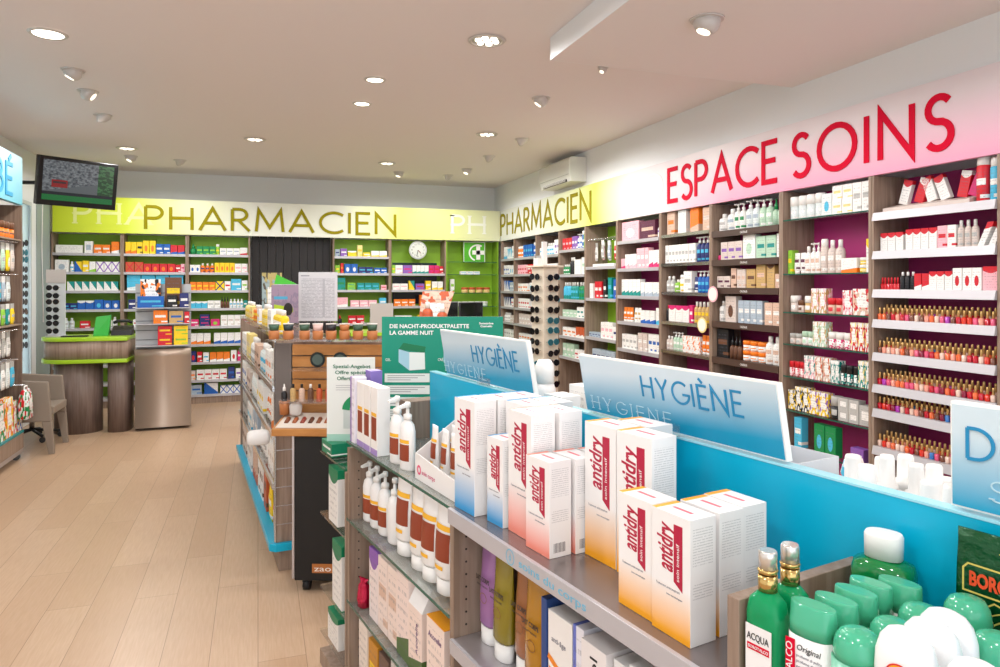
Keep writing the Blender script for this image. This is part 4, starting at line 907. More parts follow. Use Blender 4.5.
MB().box(-GL2 + .0205, -.0225, .25, .275, .156, 1.25).build('centre_panel', M_wood, t)
MB().box(-GL2, 0, .0, .275, 1.2505, 1.272).build('top_board', M_glass, t)
for z_ in (.45, .72, .98):
    s = MB().box(-GL2 + .0205, -.0225, .0, .249, z_ - .008, z_).build('glass_shelf', M_glass, t); MB().box(-GL2 + .0205, -.031, -.012, -.0005, z_ - .014, z_ + .016).build('label_strip', M_chrome, s)
GW = 'of the middle island'
fill(F2, -2.47, -.03, 1.2725, 'o 4 .08 .13 E Y mid yellow bottle|b 2 .08 .1 E O mid cream yellow carton|o 3 .07 .12 O Y mid orange topped bottle|b 2 .08 .1 W Y mid white and yellow carton|o 4 .065 .14 E Y mid pale yellow bottle|b 2 .09 .12 W G mid white carton|o 5 .06 .13 Y W mid yellow white bottle', 'on top ' + GW, dd=.03)
fill(F2, -2.48, -.04, .981, 'c 4 .09 .16 W X mid white grey carton|c 3 .09 .18 E Z mid cream carton|o 4 .07 .17 W G mid white bottle|c 3 .1 .15 S D mid rose carton|o 4 .07 .18 I A mid pale blue bottle|c 3 .09 .17 W O mid white orange carton|c 2 .1 .19 W G mid tall white carton', 'on upper shelf ' + GW, dd=.01)
fill(F2, -2.48, -.04, .721, 'c 4 .09 .18 W B mid white blue carton|c 4 .08 .16 Z D mid beige carton|h 4 .09 .2 I W mid clear blister pack|c 4 .1 .17 W Y mid white yellow carton|t 4 .07 .19 W O mid white orange tube|c 2 .11 .19 W O bot white carton with orange foot', 'on middle shelf ' + GW, dd=.01)
fill(F2, -2.48, -.04, .451, 'c 4 .09 .2 G K mid grey carton|c 4 .09 .18 W A mid white blue carton|c 3 .1 .19 X W mid grey blue carton|h 4 .1 .2 W G mid white blister pack|c 4 .09 .18 W Z mid white beige carton', 'on lower shelf ' + GW, dd=.01)
fill(F2, -2.48, -.08, .156, 'c 4 .1 .25 Z D mid beige carton|c 4 .1 .24 W G mid white carton|c 3 .1 .24 S J bot salmon carton|c 3 .1 .25 W D mid white brown carton|c 1 .15 .26 J D mid terracotta carton|h 1 .15 .26 Y W mid yellow bath toy bag|h 1 .13 .25 M W mid magenta ball bag', 'on the blue base ' + GW, dd=.01)
# hanging toy bags near the corner
for k, (c, z_, nm) in enumerate((('M', .47, 'magenta'), ('I', .46, 'clear'), ('Q', .17, 'pale green'))):
    pass
t = MB().loft([(0, .045, .03), (.008, .056, .04), (.035, .06, .045), (.06, .056, .042), (.07, .046, .034), (.074, .03, .02)], 20, e=3.5).build('cotton_bag', mat('white_cotton', '#ecebe9', .6), None, 0, F2.at(-.03, -.082, .69), (0, 0, 0)); tag(t, 'puffy white cotton bag hanging at the corner of middle island', 'bag')
# posters and price list standing on the island
p = F2.at(-1.15, .18, 1.2725)
def standee(nm, w_, h_, m_, p, rz, label, cat, tilt=.0):
    t = tag(empty(nm, p, rz), label, cat)
    MB().box(-w_/2, w_/2, -.002, .002, .006, h_).build('sheet', m_, t); MB().box(-w_/2, w_/2, -.03, .03, 0, .0055).build('foot', M_acryl, t); return t
m_pl, n = nmat('price_list_print', .3); v, x, y, z = n.coord()
ln = n.m('LESS_THAN', n.m('FRACT', n.m('MULTIPLY', z, 34.0)), .45); wv = n.m('GREATER_THAN', n.noise(v, 14, 2, 1.3, 1, 3), .44)
zone = n.m('MULTIPLY', n.band(x, .07, .93), n.band(z, .05, .88)); f = n.m('MULTIPLY', n.m('MULTIPLY', ln, wv), n.m('MULTIPLY', zone, .5)); colm = n.m('MULTIPLY', n.band(x, .62, .68), n.band(z, .08, .86))
hd = n.m('MULTIPLY', n.band(x, .06, .28), n.band(z, .915, .935)); f = n.m('MAXIMUM', n.m('MAXIMUM', f, n.m('MULTIPLY', colm, .35)), n.m('MULTIPLY', hd, .8))
n.l.new(n.mix(f, hx('#d6d4d8'), hx('#6a6a78')), n.b.inputs['Base Color'])
standee('price_list', .285, .365, m_pl, (*camxy(318, 5.15), 1.2725), -YAW, 'white printed price list sheet standing in clear holder', 'price list')
m_po, n = nmat('scooter_poster', .35); v, x, y, z = n.coord(); c = n.mix(n.m('GREATER_THAN', n.noise(v, 5, 3), .55), hx('#a08aa0'), hx('#8d7d95'))
c = n.mix(n.m('MULTIPLY', n.band(n.m('ADD', z, n.m('MULTIPLY', x, .12)), .38, .5), n.band(x, .1, .8)), c, hx('#b5d22a')); c = n.mix(n.m('LESS_THAN', n.m('ADD', n.m('POWER', n.m('SUBTRACT', x, .62), 2.0), n.m('POWER', n.m('SUBTRACT', z, .36), 2.0)), .028), c, hx('#1c1c22'))
c = n.mix(n.m('MULTIPLY', n.band(z, .62, .7), n.band(x, .1, .6)), c, hx('#4fa8cf')); n.l.new(c, n.b.inputs['Base Color'])
t = standee('toy_poster', .19, .27, m_po, (*camxy(285, 4.9), 1.2725), -YAW, 'mauve picture card showing a lime green shape on wheels', 'poster')
MB().prism([(-.085, -.003), (.095, -.003), (.095, .0), (-.085, .0)], .271, .275).build('clip', M_chrome, t)
b = MB(); a_ = [(-.075, .276), (.085, .276), (-.06, .345)]
i0 = [b.pv((q[0], -.001, q[1])) for q in a_]; i1 = [b.pv((q[0], .002, q[1])) for q in a_]; b.face(i0); b.face(i1[::-1]); [b.face((i0[k], i1[k], i1[(k+1) % 3], i0[(k+1) % 3])) for k in range(3)]
b.build('green_flag', mat('flag_green', '#4cc23c', .4), t)
standee('flower_poster', .14, .36, carton('#9db0b2', '#5c5340', 'flora', '#b9a86a'), (*camxy(272, 5.12), 1.2725), -YAW + .3, 'narrow grey green picture panel at the end of middle island', 'poster')
# ================================================================ make-up display on casters
cx0, cy0 = camxy(344, 3.5)
FZ = Fr(cx0, cy0, -YAW - R(1.5))
t = tag(empty('makeup_display', (cx0, cy0, 0), FZ.r), 'black wheeled make-up display with honey wood tray and slatted wooden back', 'display stand')
MB().box(-.25, .25, 0, .26, .065, .785).build('body', M_black, t, .003); MB().box(-.262, -.2505, -.002, .262, .075, .79).build('edge_profile', M_alu, t)
for sx, sy in ((-.2, .05), (.2, .05), (-.2, .21), (.2, .21)):
    b = MB(); b.M = Matrix.Translation((sx, sy, .03)) @ Matrix.Rotation(PI / 2, 4, 'Y'); b.cyl(0, 0, -.016, .016, .029, 18); b.M = None; b.box(sx - .02, sx + .02, sy - .02, sy + .02, .045, .0645); b.build('caster', M_dark, t)
MB().box(-.16, .05, -.004, -.0005, .105, .15).build('name_plate', mat('copper_plate', '#b4703a', .4, .2), t); 
text('zao', FACE(-.150, -.0045, .114), .027, M_white, t, w=.085)
MB().hexa([(-.36,-.02,.7905),(.25,-.02,.7905),(.25,.19,.7905),(-.36,.19,.7905)], [(-.36,-.02,.825),(.25,-.02,.825),(.25,.19,.868),(-.36,.19,.868)]).build('tray', M_oak, t, .003)
MB().hexa([(-.345,-.005,.829),(.24,-.005,.829),(.24,.185,.868),(-.345,.185,.868)], [(-.345,-.005,.832),(.24,-.005,.832),(.24,.185,.871),(-.345,.185,.871)]).build('tray_liner', mat('liner', '#d8cfc4', .5), t)
sl = []
for k in range(7): MB().box(-.33, .20, .215, .233, .80 + k * .062, .855 + k * .062).build('back_slat', M_oak, t)
MB().box(-.42, -.335, .21, .234, .80, 1.235).build('side_cloth', mat('grey_mesh', '#6c6460', .7), t)
MB().box(-.33, .20, .2335, .24, .79, 1.24).build('back_panel', M_woodd, t)
for z_, x0, x1 in ((1.262, -.43, .20), (.940, -.36, .10), (1.108, -.30, .2)):
    MB().box(x0, x1, .08, .209, z_ - .006, z_).build('acrylic_shelf', M_acryl, t)
for k in range(3): MB().box(-.36, .10, .074, .0795, .940, .960).build('acrylic_lip', M_acryl, t) if k == 0 else None
gl_ = [(-.33, 'green'), (-.255, 'dark'), (-.17, 'green'), (-.1, 'pink'), (-.03, 'black'), (.04, 'copper'), (.11, 'green'), (.185, 'green')]
M_clay = mat('wooden_pot', '#b5713f', .5); M_lidc = mat('pot_lid', '#e9e0da', .4)
for k, (x_, nm) in enumerate(gl_):
    p = FZ.at(x_ - .072, .14, 1.2625)
    o = MB().loft([(0, .024, .024), (.002, .026, .026), (.045, .028, .028)], 16).build('makeup_pot', M_clay, None, 0, p); tag(o, 'round wooden make-up pot on the top acrylic shelf, %s in the row' % ['first', 'second', 'third', 'fourth', 'fifth', 'sixth', 'seventh', 'last'][k], 'make-up pot', 'wooden pots on top of the make-up display')
    MB().loft([(.0453, .022, .022), (.072, .026, .018), (.077, .027, .01)], 14).build('tube_in_pot', mat('pot_fill', {'green': '#3d5a46', 'dark': '#2c3a3c', 'pink': '#d9b8b0', 'black': '#26262a', 'copper': '#b5713f'}[nm], .35), o)
    MB().loft([(.0773, .027, .008), (.083, .027, .008)], 14).build('pale_rim', M_lidc, o)
for k in range(8):
    p = FZ.at(-.345 + k * .046, .13, .9405); c = ['K', 'H', 'S', 'D', 'J', 'J', 'S', 'W'][k]
    root = put(proto('d' if k in (0,) else 'o', .032, .09, c, 'K' if k % 3 else 'W', 'cap'), p, FZ.r, 'small foundation bottle on lower acrylic shelf, %s in the row' % ['first', 'second', 'third', 'fourth', 'fifth', 'sixth', 'seventh', 'last'][k], 'bottle', 'foundation bottles on the make-up display')
for k in range(2):
    t2 = MB().loft([(0, .035, .035), (.008, .04, .04)], 20); o = t2.build('makeup_compact', mat('dark_compact', '#1c2422', .25, .3), None, 0, FZ.at(-.19 + k * .12, .205, 1.15), (PI / 2, 0, FZ.r)); tag(o, 'round dark compact leaning on wooden slats, %s one' % ['first', 'second'][k], 'compact'); MB().cyl(0, 0, .0085, .0105, .028, 20).build('mirror', mat('compact_inner', '#4a5a54', .25, .2), o)
for k in range(14):
    p = FZ.at(-.31 + k * .041, .05, .842); o = MB().loft([(0, .011, .011), (.05, .011, .011), (.055, .008, .008)], 10).build('lipstick_tester', mat('tester_brown', ['#7a4326', '#a05a34', '#8a3a2a', '#5c3420'][k % 4], .4), None, 0, p, (-1.25, 0, FZ.r)); tag(o, 'brown wooden lipstick tester lying in the tray of make-up display', 'lipstick tester', 'lipstick testers in the wooden tray')
tag(MB().loft([(0, .024, .024), (.07, .027, .027)], 18).build('brush_pot', M_clay, None, 0, FZ.at(-.345, .135, .872)), 'wooden brush pot standing at the tray corner beneath foundation row', 'pot')
tag(MB().loft([(0, .02, .015), (.01, .03, .02), (.05, .033, .02), (.065, .02, .012)], 18).build('powder_puff_pack', mat('clear_pack', '#cfc8c2', .3), None, 0, FZ.at(-.285, .13, .868)), 'clear puff pack beside the wooden brush pot', 'pack')
# ================================================================ the near island (t runs away from the camera, s goes in)
GA = R(10.49); GO = (.6313, .8366)
FG = Fr(GO[0], GO[1], -PI / 2 + GA)
def gt(s, t, z=0): return FG.at(-t, s, z)
t = tag(empty('gondola_shelving', (GO[0], GO[1], 0), FG.r), 'near island shelving with cyan divider, steel shelf and glass shelves', 'shelving')
ISL = t
def gb(nm, m, t0, t1, s0, s1, z0, z1, par=None, bev=0.0): return MB().box(-t1, -t0, s0, s1, z0, z1).build(nm, m, par or t, bev)
gb('divider', M_cyan, -.95, 1.69, .287, .311, .05, 1.222)
gb('divider_cap', mat('pale_cyan_edge', '#9fdceb', .25), -.95, 1.69, .286, .312, 1.2225, 1.2265)
gb('lower_back', M_wood, -.95, 1.755, .276, .2865, .05, .955)
def holes(par, x, lo, hi, sgn):
    b = MB()
    for s_ in (.035, .24):
        k = lo
        while k < hi:
            b.M = Matrix.Translation((x, s_, k)) @ Matrix.Rotation(PI / 2, 4, 'Y'); b.cyl(0, 0, -.0006, .0006, .0028, 8); k += .032
    b.M = None; b.build('shelf_pin_hole', mat('hole_dark', '#2a2320', .8), par)
for (a, b_, top, s1) in ((1.757, 1.78, .957, .57), (.893, .915, .957, .57), (-.022, 0, .965, .57), (-.95, -.93, .965, .57)):
    u_ = gb('upright', M_wood, a, b_, 0, .2755, 0, top); gb('upright', M_wood, a, b_, .3115, s1, 0, top)
    holes(u_, -a + .0004, .2, .93, 1); holes(u_, -b_ - .0004, .2, .93, -1)
gb('end_board', M_wood, -.0215, 0, .0, .2855, .9815, 1.108, bev=.0015); gb('end_block', M_wood, 1.70, 1.78, .20, .34, .9605, 1.115)
# steel shelf with its lettered strip
st = gb('steel_shelf', mat('smoked_steel', '#8e8584', .22, .6), -.95, .904, -.002, .2755, .966, .98)
q = MB().box(-.904, .95, -.012, -.0025, .944, .982).build('label_strip', M_strip, st, .001)
M_pale = mat('pale_blue_print', '#6fb4d0', .5)
text('soins du corps', Matrix(((1,0,0,-.555),(0,0,-1,-.0125),(0,1,0,.9555),(0,0,0,1))), .017, M_pale, q, w=.235)
b = MB(); b.M = Matrix(((1,0,0,-.590),(0,0,-1,-.0122),(0,1,0,.963),(0,0,0,1))); b.ribbon(arc(0, 0, .016, .016, 0, 345, 20), .0022, .0004, True); b.ribbon([(0, .009), (0, .004), (-.004, -.002), (0, -.008), (.004, -.002), (0, .004)], .0018, .0004); b.build('round_symbol', M_pale, q)
st2 = gb('steel_shelf', M_alu, .0005, .892, -.002, .2755, .638, .652); MB().box(-.892, -.0005, -.012, -.0025, .618, .654).build('label_strip', M_strip, st2)
st3 = gb('steel_shelf', M_alu, .0005, .892, -.002, .2755, .30, .314)
for z_ in (.98, .70, .402, .13):
    g_ = gb('glass_shelf', mat('smoked_glass', '#c2ccc8', .04, trans=.75, ior=1.3, alpha=.55), .916, 1.785, .0, .2755, z_ - .008, z_)
    gb('glass_edge', M_gedge, .916, 1.785, -.002, -.0004, z_ - .008, z_, g_)
gb('base', M_wood, -.95, 1.755, .03, .54, .0, .05)
b_ = gb('rear_shelf', M_alu, -.95, 1.755, .3115, .57, 1.035, 1.05)
gb('rear_strip', M_strip, -.95, 1.755, .5705, .578, 1.01, 1.056, b_)
# HYGIENE signs
def sign(t0, t1, z0, z1, lab, txts, lean=.028):
    g0 = tag(empty('section_sign', gt(.299, (t0 + t1) / 2, z0), FG.r), lab, 'sign')
    w_ = (t1 - t0) / 2; H = z1 - z0
    T_ = Matrix(((1,0,0,0),(0,1,-lean/H,0),(0,0,1,0),(0,0,0,1)))
    b = MB(); b.M = T_; b.box(-w_, w_, -.0075, .0075, 0, H); b.build('edge', M_white, g0, .0008)
    m, n = nmat('cyan_fade_print', .32); v, x, y, z = n.coord()
    f = n.m('SUBTRACT', n.m('MULTIPLY', z, 1.05), n.m('MULTIPLY', x, .25)); mr = n.new('ShaderNodeMapRange'); n.l.new(f, mr.inputs[0]); mr.inputs[1].default_value = .0; mr.inputs[2].default_value = .75
    n.l.new(n.mix(mr.outputs[0], hx('#1a9cc4'), hx('#cddbe2')), n.b.inputs['Base Color'])
    b = MB(); b.M = T_; b.box(-w_ + .003, w_ - .003, -.0092, -.0076, .003, H - .004); b.build('printed_face', m, g0)
    for (s_, x_, z_, h_, wd, mt, ser, yo) in txts:
        Mx = T_ @ Matrix(((1,0,0,x_),(0,0,-1,-.0094-yo),(0,1,0,z_),(0,0,0,1)))
        word(s_, Mx, h_, wd, mt, g0, weight=.11 if not ser else .07, gap=.24 if not ser else .45, depth=.0008, serif=ser)
    b = MB().box(-.035, .035, -.022, -.0125, -.0035, .022).build('clip', M_acryl, g0)
    return g0
M_blt = mat('blue_print', '#1b87b6', .4); M_wht = mat('pale_print', '#b9d8e4', .4)
sign(.128, .722, 1.2315, 1.375, 'larger nearer blue HYGIÈNE sign leaning on top of the divider', [('HYGIÈNE', -.068, .068, .047, .283, M_blt, False, .0003), ('HYGIENE', -.265, .012, .03, .275, M_wht, True, 0)])
sign(.97, 1.55, 1.2315, 1.39, 'smaller farther blue HYGIÈNE sign leaning on top of the divider', [('HYGIÈNE', -.06, .065, .055, .29, M_blt, False, .0003), ('HYGIENE', -.29, .012, .035, .3, M_wht, True, 0)])
sign(-.78, -.150, 1.2315, 1.382, 'blue and white sign with a big letter D at the picture edge', [('D', -.291, .073, .043, .036, M_blt, False, .0003), ('S', -.262, .020, .028, .022, M_wht, True, 0)], lean=.002)
# ---------------------------------------------------------------- tall antiperspirant cartons
M_crim = mat('crimson_print', '#b3123c', .4); M_lines = mat('grey_print', '#8d8a92', .5); M_card = mat('white_card', '#eeebe9', .4)
_ad = {}
def antidry(w, d, h, colr, s, t_, label, rz=0.0, group=None, scl=1.0):
    k = (w, d, h, colr)
    if k not in _ad:
        c2 = {'blue': '#3f9ad2', 'pink': '#f3917f', 'orange': '#f7a823'}[colr]
        m, n = nmat('%s_fade_card' % colr, .38, spec=.35); v, x, y, z = n.coord()
        mr = n.new('ShaderNodeMapRange'); n.l.new(z, mr.inputs[0]); mr.inputs[1].default_value = .42; mr.inputs[2].default_value = .04
        geo = n.new('ShaderNodeTexCoord'); sp = n.new('ShaderNodeSeparateXYZ'); n.l.new(geo.outputs['Normal'], sp.inputs[0])
        front = n.m('GREATER_THAN', n.m('MULTIPLY', sp.outputs[1], -1.0), .5); side = n.m('GREATER_THAN', sp.outputs[0], .5); topf = n.m('GREATER_THAN', sp.outputs[2], .5)
        col = n.mix(n.m('MULTIPLY', mr.outputs[0], front), hx('#f0edeb'), hx(c2))
        col = n.mix(n.m('MULTIPLY', topf, n.m('LESS_THAN', x, .14)), col, hx(c2))
        col = n.mix(n.m('MULTIPLY', topf, n.m('MULTIPLY', n.band(x, .25, .75), n.band(y, .42, .55))), col, hx('#e06a78'))
        ln = n.m('LESS_THAN', n.m('FRACT', n.m('MULTIPLY', z, 46.0 * h / .2)), .34); wv = n.m('GREATER_THAN', n.noise(v, 16, 2, 1, 1.4, 2), .42)
        zone = n.m('MULTIPLY', n.band(y, .1, .88), n.m('MAXIMUM', n.band(z, .62, .93), n.band(z, .36, .5)))
        col = n.mix(n.m('MULTIPLY', n.m('MULTIPLY', ln, wv), n.m('MULTIPLY', n.m('MULTIPLY', zone, side), .32)), col, hx('#55525c'))
        barz = n.m('MULTIPLY', n.m('MULTIPLY', side, n.band(y, .2, .72)), n.band(z, .05, .15)); bars = n.m('LESS_THAN', n.m('FRACT', n.m('MULTIPLY', y, 16.0)), .5)
        if colr == 'pink': col = n.mix(n.m('MULTIPLY', barz, bars), col, hx('#3a3238'))
        n.l.new(col, n.b.inputs['Base Color'])
        P = [('carton_box', MB().box(-w/2, w/2, -d/2, d/2, 0, h).mesh('carton', m, .0009, 2), None)]
        b = MB(); x0, x1 = w * .09, w * .31
        a_ = [(x0, h * .46), (x1, h * .40), (x1, h * .92), (x0, h * .92)]
        i0 = [b.pv((q[0], -d/2 - .0005, q[1])) for q in a_]; i1 = [b.pv((q[0], -d/2 - .0001, q[1])) for q in a_]
        b.face(i0); b.face(i1[::-1]); [b.face((i0[k_], i1[k_], i1[(k_+1) % 4], i0[(k_+1) % 4])) for k_ in range(4)]
        P.append(('crimson_ribbon', b.mesh('ribbon', M_crim), None))
        P.append(('T', ('antidry', FACEUP(x0 - w * .04, -d/2 - .0002, h * .52), .40 * w, M_crim, h * .385, .25, .0012), None))
        P.append(('T', ('soin intensif', FACEUP(x1 - w * .08, -d/2 - .0007, h * .47), .075 * w, M_card, h * .30, 0, 0), None))
        P.append(('T', ('Traitement antitranspirant', FACE(-w * .38, -d/2 - .0002, h * .38), .045 * w, M_lines, w * .62, 0, 0), None))
        P.append(('T', ('lotion dermatologique', FACE(-w * .1, -d/2 - .0002, h * .33), .035 * w, M_lines, w * .4, 0, 0), None))
        fl = MB().box(-w/2 + .0015, w/2 - .0015, -d/2 + .0012, d/2 - .001, h + .0002, h + .0010)
        P.append(('top_flap', fl.mesh('flap', m), None))
        _ad[k] = P
    P = _ad[k]; loc = gt(s, t_, .9805); root = link('antiperspirant_carton', P[0][1], None, loc, (0, 0, FG.r + rz))
    for nm, q, _ in P[1:]:
        if nm == 'T': text(q[0], q[1], q[2], q[3], root, w=q[4], shear=q[5], bold=q[6], depth=.0003)
        elif nm != 'top_flap': link(nm, q, root)
    tag(root, label, 'carton', group)
BW_, BD_, BH_ = .088, .056, .200
TW_, TD_, TH_ = .100, .063, .281
antidry(TW_, TD_, TH_, 'blue', .045, .862, 'tall blue fading carton, farthest left of the front row on steel shelf', .05)
antidry(.07, BD_, .205, 'blue', .062, .742, 'short blue fading carton between the tall blue and tall pink cartons', .05)
antidry(TW_, TD_, TH_, 'blue', .115, .862, 'tall carton directly behind the front tall blue carton')
antidry(TW_, TD_, TH_, 'blue', .182, .862, 'tall carton third in line behind the front tall blue carton')
antidry(TW_, TD_, TH_, 'blue', .130, .750, 'tall carton behind the short blue carton'); antidry(TW_, TD_, TH_, 'blue', .200, .750, 'tall carton in the back row behind the short blue carton')
antidry(TW_, TD_, TH_, 'pink', .076, .645, 'tall pink fading carton standing behind the front short pink carton')
antidry(TW_, TD_, TH_, 'pink', .146, .640, 'second tall pink carton, its top flap beside the first tall pink one', .03)
antidry(BW_, BD_, BH_, 'pink', .056, .545, 'short pink fading carton in front, barcode visible on its narrow side', .03)
antidry(BW_, BD_, BH_, 'pink', .120, .540, 'second short pink carton directly behind the front short pink one'); antidry(BW_, BD_, BH_, 'pink', .184, .536, 'third short pink carton at the back against cyan divider')
antidry(TW_, TD_, TH_, 'orange', .145, .441, 'tall orange fading carton, farther of two behind the short orange pair', .02)
antidry(TW_, TD_, TH_, 'orange', .145, .336, 'tall orange fading carton, nearer of two behind the short orange pair', .02)
antidry(TW_, TD_, TH_, 'orange', .215, .42, 'tall orange carton at the back against cyan divider, hidden by the tall pair')
antidry(BW_, BD_, BH_, 'orange', .058, .234, 'short orange fading carton, farther of the nearest front pair')
antidry(BW_, BD_, BH_, 'orange', .052, .140, 'short orange fading carton nearest the wooden end board, front row')
antidry(BW_, BD_, BH_, 'orange', .118, .142, 'second short orange carton behind the nearest front one'); antidry(BW_, BD_, BH_, 'orange', .178, .146, 'third short orange carton behind the nearest front one')
# ---------------------------------------------------------------- products on the near glass shelves
M_brn = mat('rust_label', '#8f3a1c', .4); M_yel = mat('amber_label', '#f0b429', .4); M_body = mat('satin_white', '#f1efed', .3)
def near(kind, w, h, s, t_, z, label, rz=0.0, group=None, lab='brown', d=None, name=None):
    k = ('near', kind, w, h, lab, d)
    if k not in _P:
        P = []; r = w / 2; q = (d or w * .62) / 2
        if kind == 'pump':
            S = [(0, r*.9, q*.9), (h*.02, r, q), (h*.56, r, q), (h*.66, r*.8, q*.85), (h*.71, r*.42, q*.55), (h*.74, r*.4, q*.5)]
            P.append(('pump_bottle', MB().loft(S, 28).mesh('bottle', M_body)))
            b = MB().loft([(h*.73, r*.5, q*.62), (h*.80, r*.48, q*.6), (h*.82, r*.2, q*.25), (h*.91, r*.18, q*.22)], 20); b.loft([(h*.91, r*.34, q*.42), (h*.965, r*.36, q*.44), (h*.985, r*.28, q*.34)], 20); b.hexa([(-r*.2,-r*1.0,h*.90),(r*.2,-r*1.0,h*.90),(r*.25,0,h*.915),(-r*.25,0,h*.915)], [(-r*.2,-r*1.0,h*.93),(r*.2,-r*1.0,h*.93),(r*.25,0,h*.97),(-r*.25,0,h*.97)])
            P.append(('pump_head', b.mesh('pump_head', M_white)))
            lo, hi = h*.14, h*.38
            P.append(('label', MB().patch([(lo, r, q), (hi, r, q)], -52, 52).mesh('label', M_brn if lab != 'pink' else mat('rose_label', '#c2486a', .4))))
            P.append(('label_band', MB().patch([(hi + .003, r, q), (hi + .014, r, q)], -52, 52).mesh('band', M_yel)))
        elif kind == 'tube':
            S = [(h*.17, r*.84, q*.84), (h*.2, r, q), (h*.55, r, q*.86), (h*.93, r*1.05, q*.16), (h, r*1.05, q*.08)]
            P.append(('cream_tube', MB().loft(S, 28).mesh('tube', M_body if lab in ('brown',) else mat('tube_skin', lab, .25, coat=.4))))
            P.append(('cap', MB().loft([(0, r*.8, q*.8), (h*.005, r*.86, q*.86), (h*.165, r*.86, q*.86)], 28).mesh('cap', M_white)))
            if lab == 'brown':
                P.append(('label', MB().patch([(h*.36, r, q*.92), (h*.55, r, q*.86), (h*.66, r*1.01, q*.68)], -55, 55, .0012).mesh('label', M_brn)))
                P.append(('label_band', MB().patch([(h*.685, r*1.015, q*.64), (h*.74, r*1.02, q*.53)], -60, 60, .0014).mesh('band', M_yel)))
                P.append(('label_spot', MB().patch([(h*.27, r, q*.98), (h*.31, r, q*.97)], -35, 25, .0012).mesh('spot', M_yel)))
        _P[k] = P
    root = put(_P[k], gt(s, t_, z), FG.r + rz, label, {'pump': 'pump bottle', 'tube': 'cream tube'}[kind], group); return root
def tx(root, s_, h, x, z, y, m, w=None, up=False, **k): return text(s_, (FACEUP if up else FACE)(x, y, z), h, m, root, w=w, depth=.0003, **k)
Z1, Z2, Z3 = .9805, .7005, .4025
near('pump', .064, .215, .045, 1.40, Z1, 'white pump bottle with rust label on upper glass shelf, farther of the pair', .2)
near('pump', .064, .210, .042, 1.305, Z1, 'white pump bottle with rust label on upper glass shelf, beside the tube tray', .2)
for k, t_ in enumerate((1.715, 1.637, 1.555, 1.465)):
    near('pump', .066, .215, .062, t_, Z2, 'white pump bottle on middle glass shelf, %s in the row of four' % ['first and farthest', 'second', 'third', 'fourth and nearest'][k], .2 if k < 3 else 3.3, 'pump bottles on the middle glass shelf')
near('tube', .085, .265, .058, 1.36, Z2, 'tall white tube with rust label just behind the big tube trio', .15)
for k, (t_, s_) in enumerate(((1.235, .055), (1.145, .052), (1.045, .052), (.965, .13))):
    near('tube', .088 if k < 3 else .06, .255, s_, t_, Z2, ['big white tube farthest in the trio on middle glass shelf', 'big white tube in the middle of the trio', 'big white tube nearest in the trio, widest rust label', 'big white tube half hidden beside the wooden upright'][k], .1)
def nbox(w, h, d, s, t_, z, base, acc, style, label, rz=0.0, nm='cosmetic_box', cat='cosmetic box', rx=0, acc2=None):
    b = MB().box(-w/2, w/2, -d/2, d/2, 0, h).build(nm, carton(base, acc, style, acc2), None, .001, gt(s, t_, z), (rx, 0, FG.r + rz)); return tag(b, label, cat)
nbox(.05, .235, .045, .03, 1.745, Z1, '#e9e4ee', 'U', 'side', 'white and lilac carton at the far end of upper glass shelf')
nbox(.055, .255, .045, .088, 1.745, Z1, '#8e78c0', '#c9bfe2', 'mid', 'tall purple carton behind the white and lilac one')
for k, t_ in enumerate((1.675, 1.605, 1.53)):
    o = nbox(.066, .225, .045, .035, t_, Z1, '#f0ece8', 'W', 'none', 'white carton with rust and yellow panels, %s of three on upper glass shelf' % ['farthest', 'middle', 'nearest'][k])
    MB().box(-.024, .024, -.0231, -.0226, .05, .125).build('rust_panel', M_brn, o); MB().box(-.024, .024, -.0231, -.0226, .128, .140).build('yellow_band', M_yel, o); MB().box(-.033, .033, -.0231, -.0226, .0, .02).build('lilac_band', mat('lilac_band', '#a58ac6', .4), o)
# display tray of small tubes
t = tag(empty('tube_tray', gt(.10, 1.07, Z1), FG.r), 'white card display tray full of small tubes on upper glass shelf', 'display tray')
tw, td = .135, .075
MB().hexa([(-tw,-td,0),(tw,-td,0),(tw,-td+.003,0),(-tw,-td+.003,0)], [(-tw,-td,.075),(tw,-td,.055),(tw,-td+.003,.055),(-tw,-td+.003,.075)]).build('front_wall', M_card, t)
MB().box(-tw, tw, td - .003, td, 0, .17).build('back_wall', M_card, t); MB().box(-tw, tw, -td + .0035, td - .0035, 0, .003).build('floor', M_card, t)
for s_ in (-1, 1):
    x0, x1 = sorted((s_ * tw, s_ * (tw - .003))); MB().hexa([(x0,-td+.0035,.0035),(x1,-td+.0035,.0035),(x1,td-.0035,.0035),(x0,td-.0035,.0035)], [(x0,-td+.0035,.075),(x1,-td+.0035,.075),(x1,td-.0035,.17),(x0,td-.0035,.17)]).build('side_wall', M_card, t)
b = MB(); b.ribbon(arc(0, 0, .011, .011, 0, 345, 16), .006, .0004, True); o = b.build('pink_badge', mat('pink_badge', '#e4547e', .4), t); o.matrix_local = FACE(-.105, -td - .0005, .03)
text('soin corps', FACE(-.085, -td - .0004, .022), .013, mat('rose_ink', '#c85a7a', .5), t, w=.09)
for k in range(7):
    x_ = -.108 + k * .0355; root = near('tube', .043, .15, .10 - .022 + (k % 2) * .045, 1.07 - x_, Z1 + .0045, 'small white tube with rust label in the card tray, %s from the far side' % ['first', 'second', 'third', 'fourth', 'fifth', 'sixth', 'seventh'][k], random.uniform(-.3, .3), 'small tubes in the card tray')
root = near('tube', .046, .185, .154, 1.155, Z1 + .0045, 'taller white tube sticking up at the back of card tray', .4)
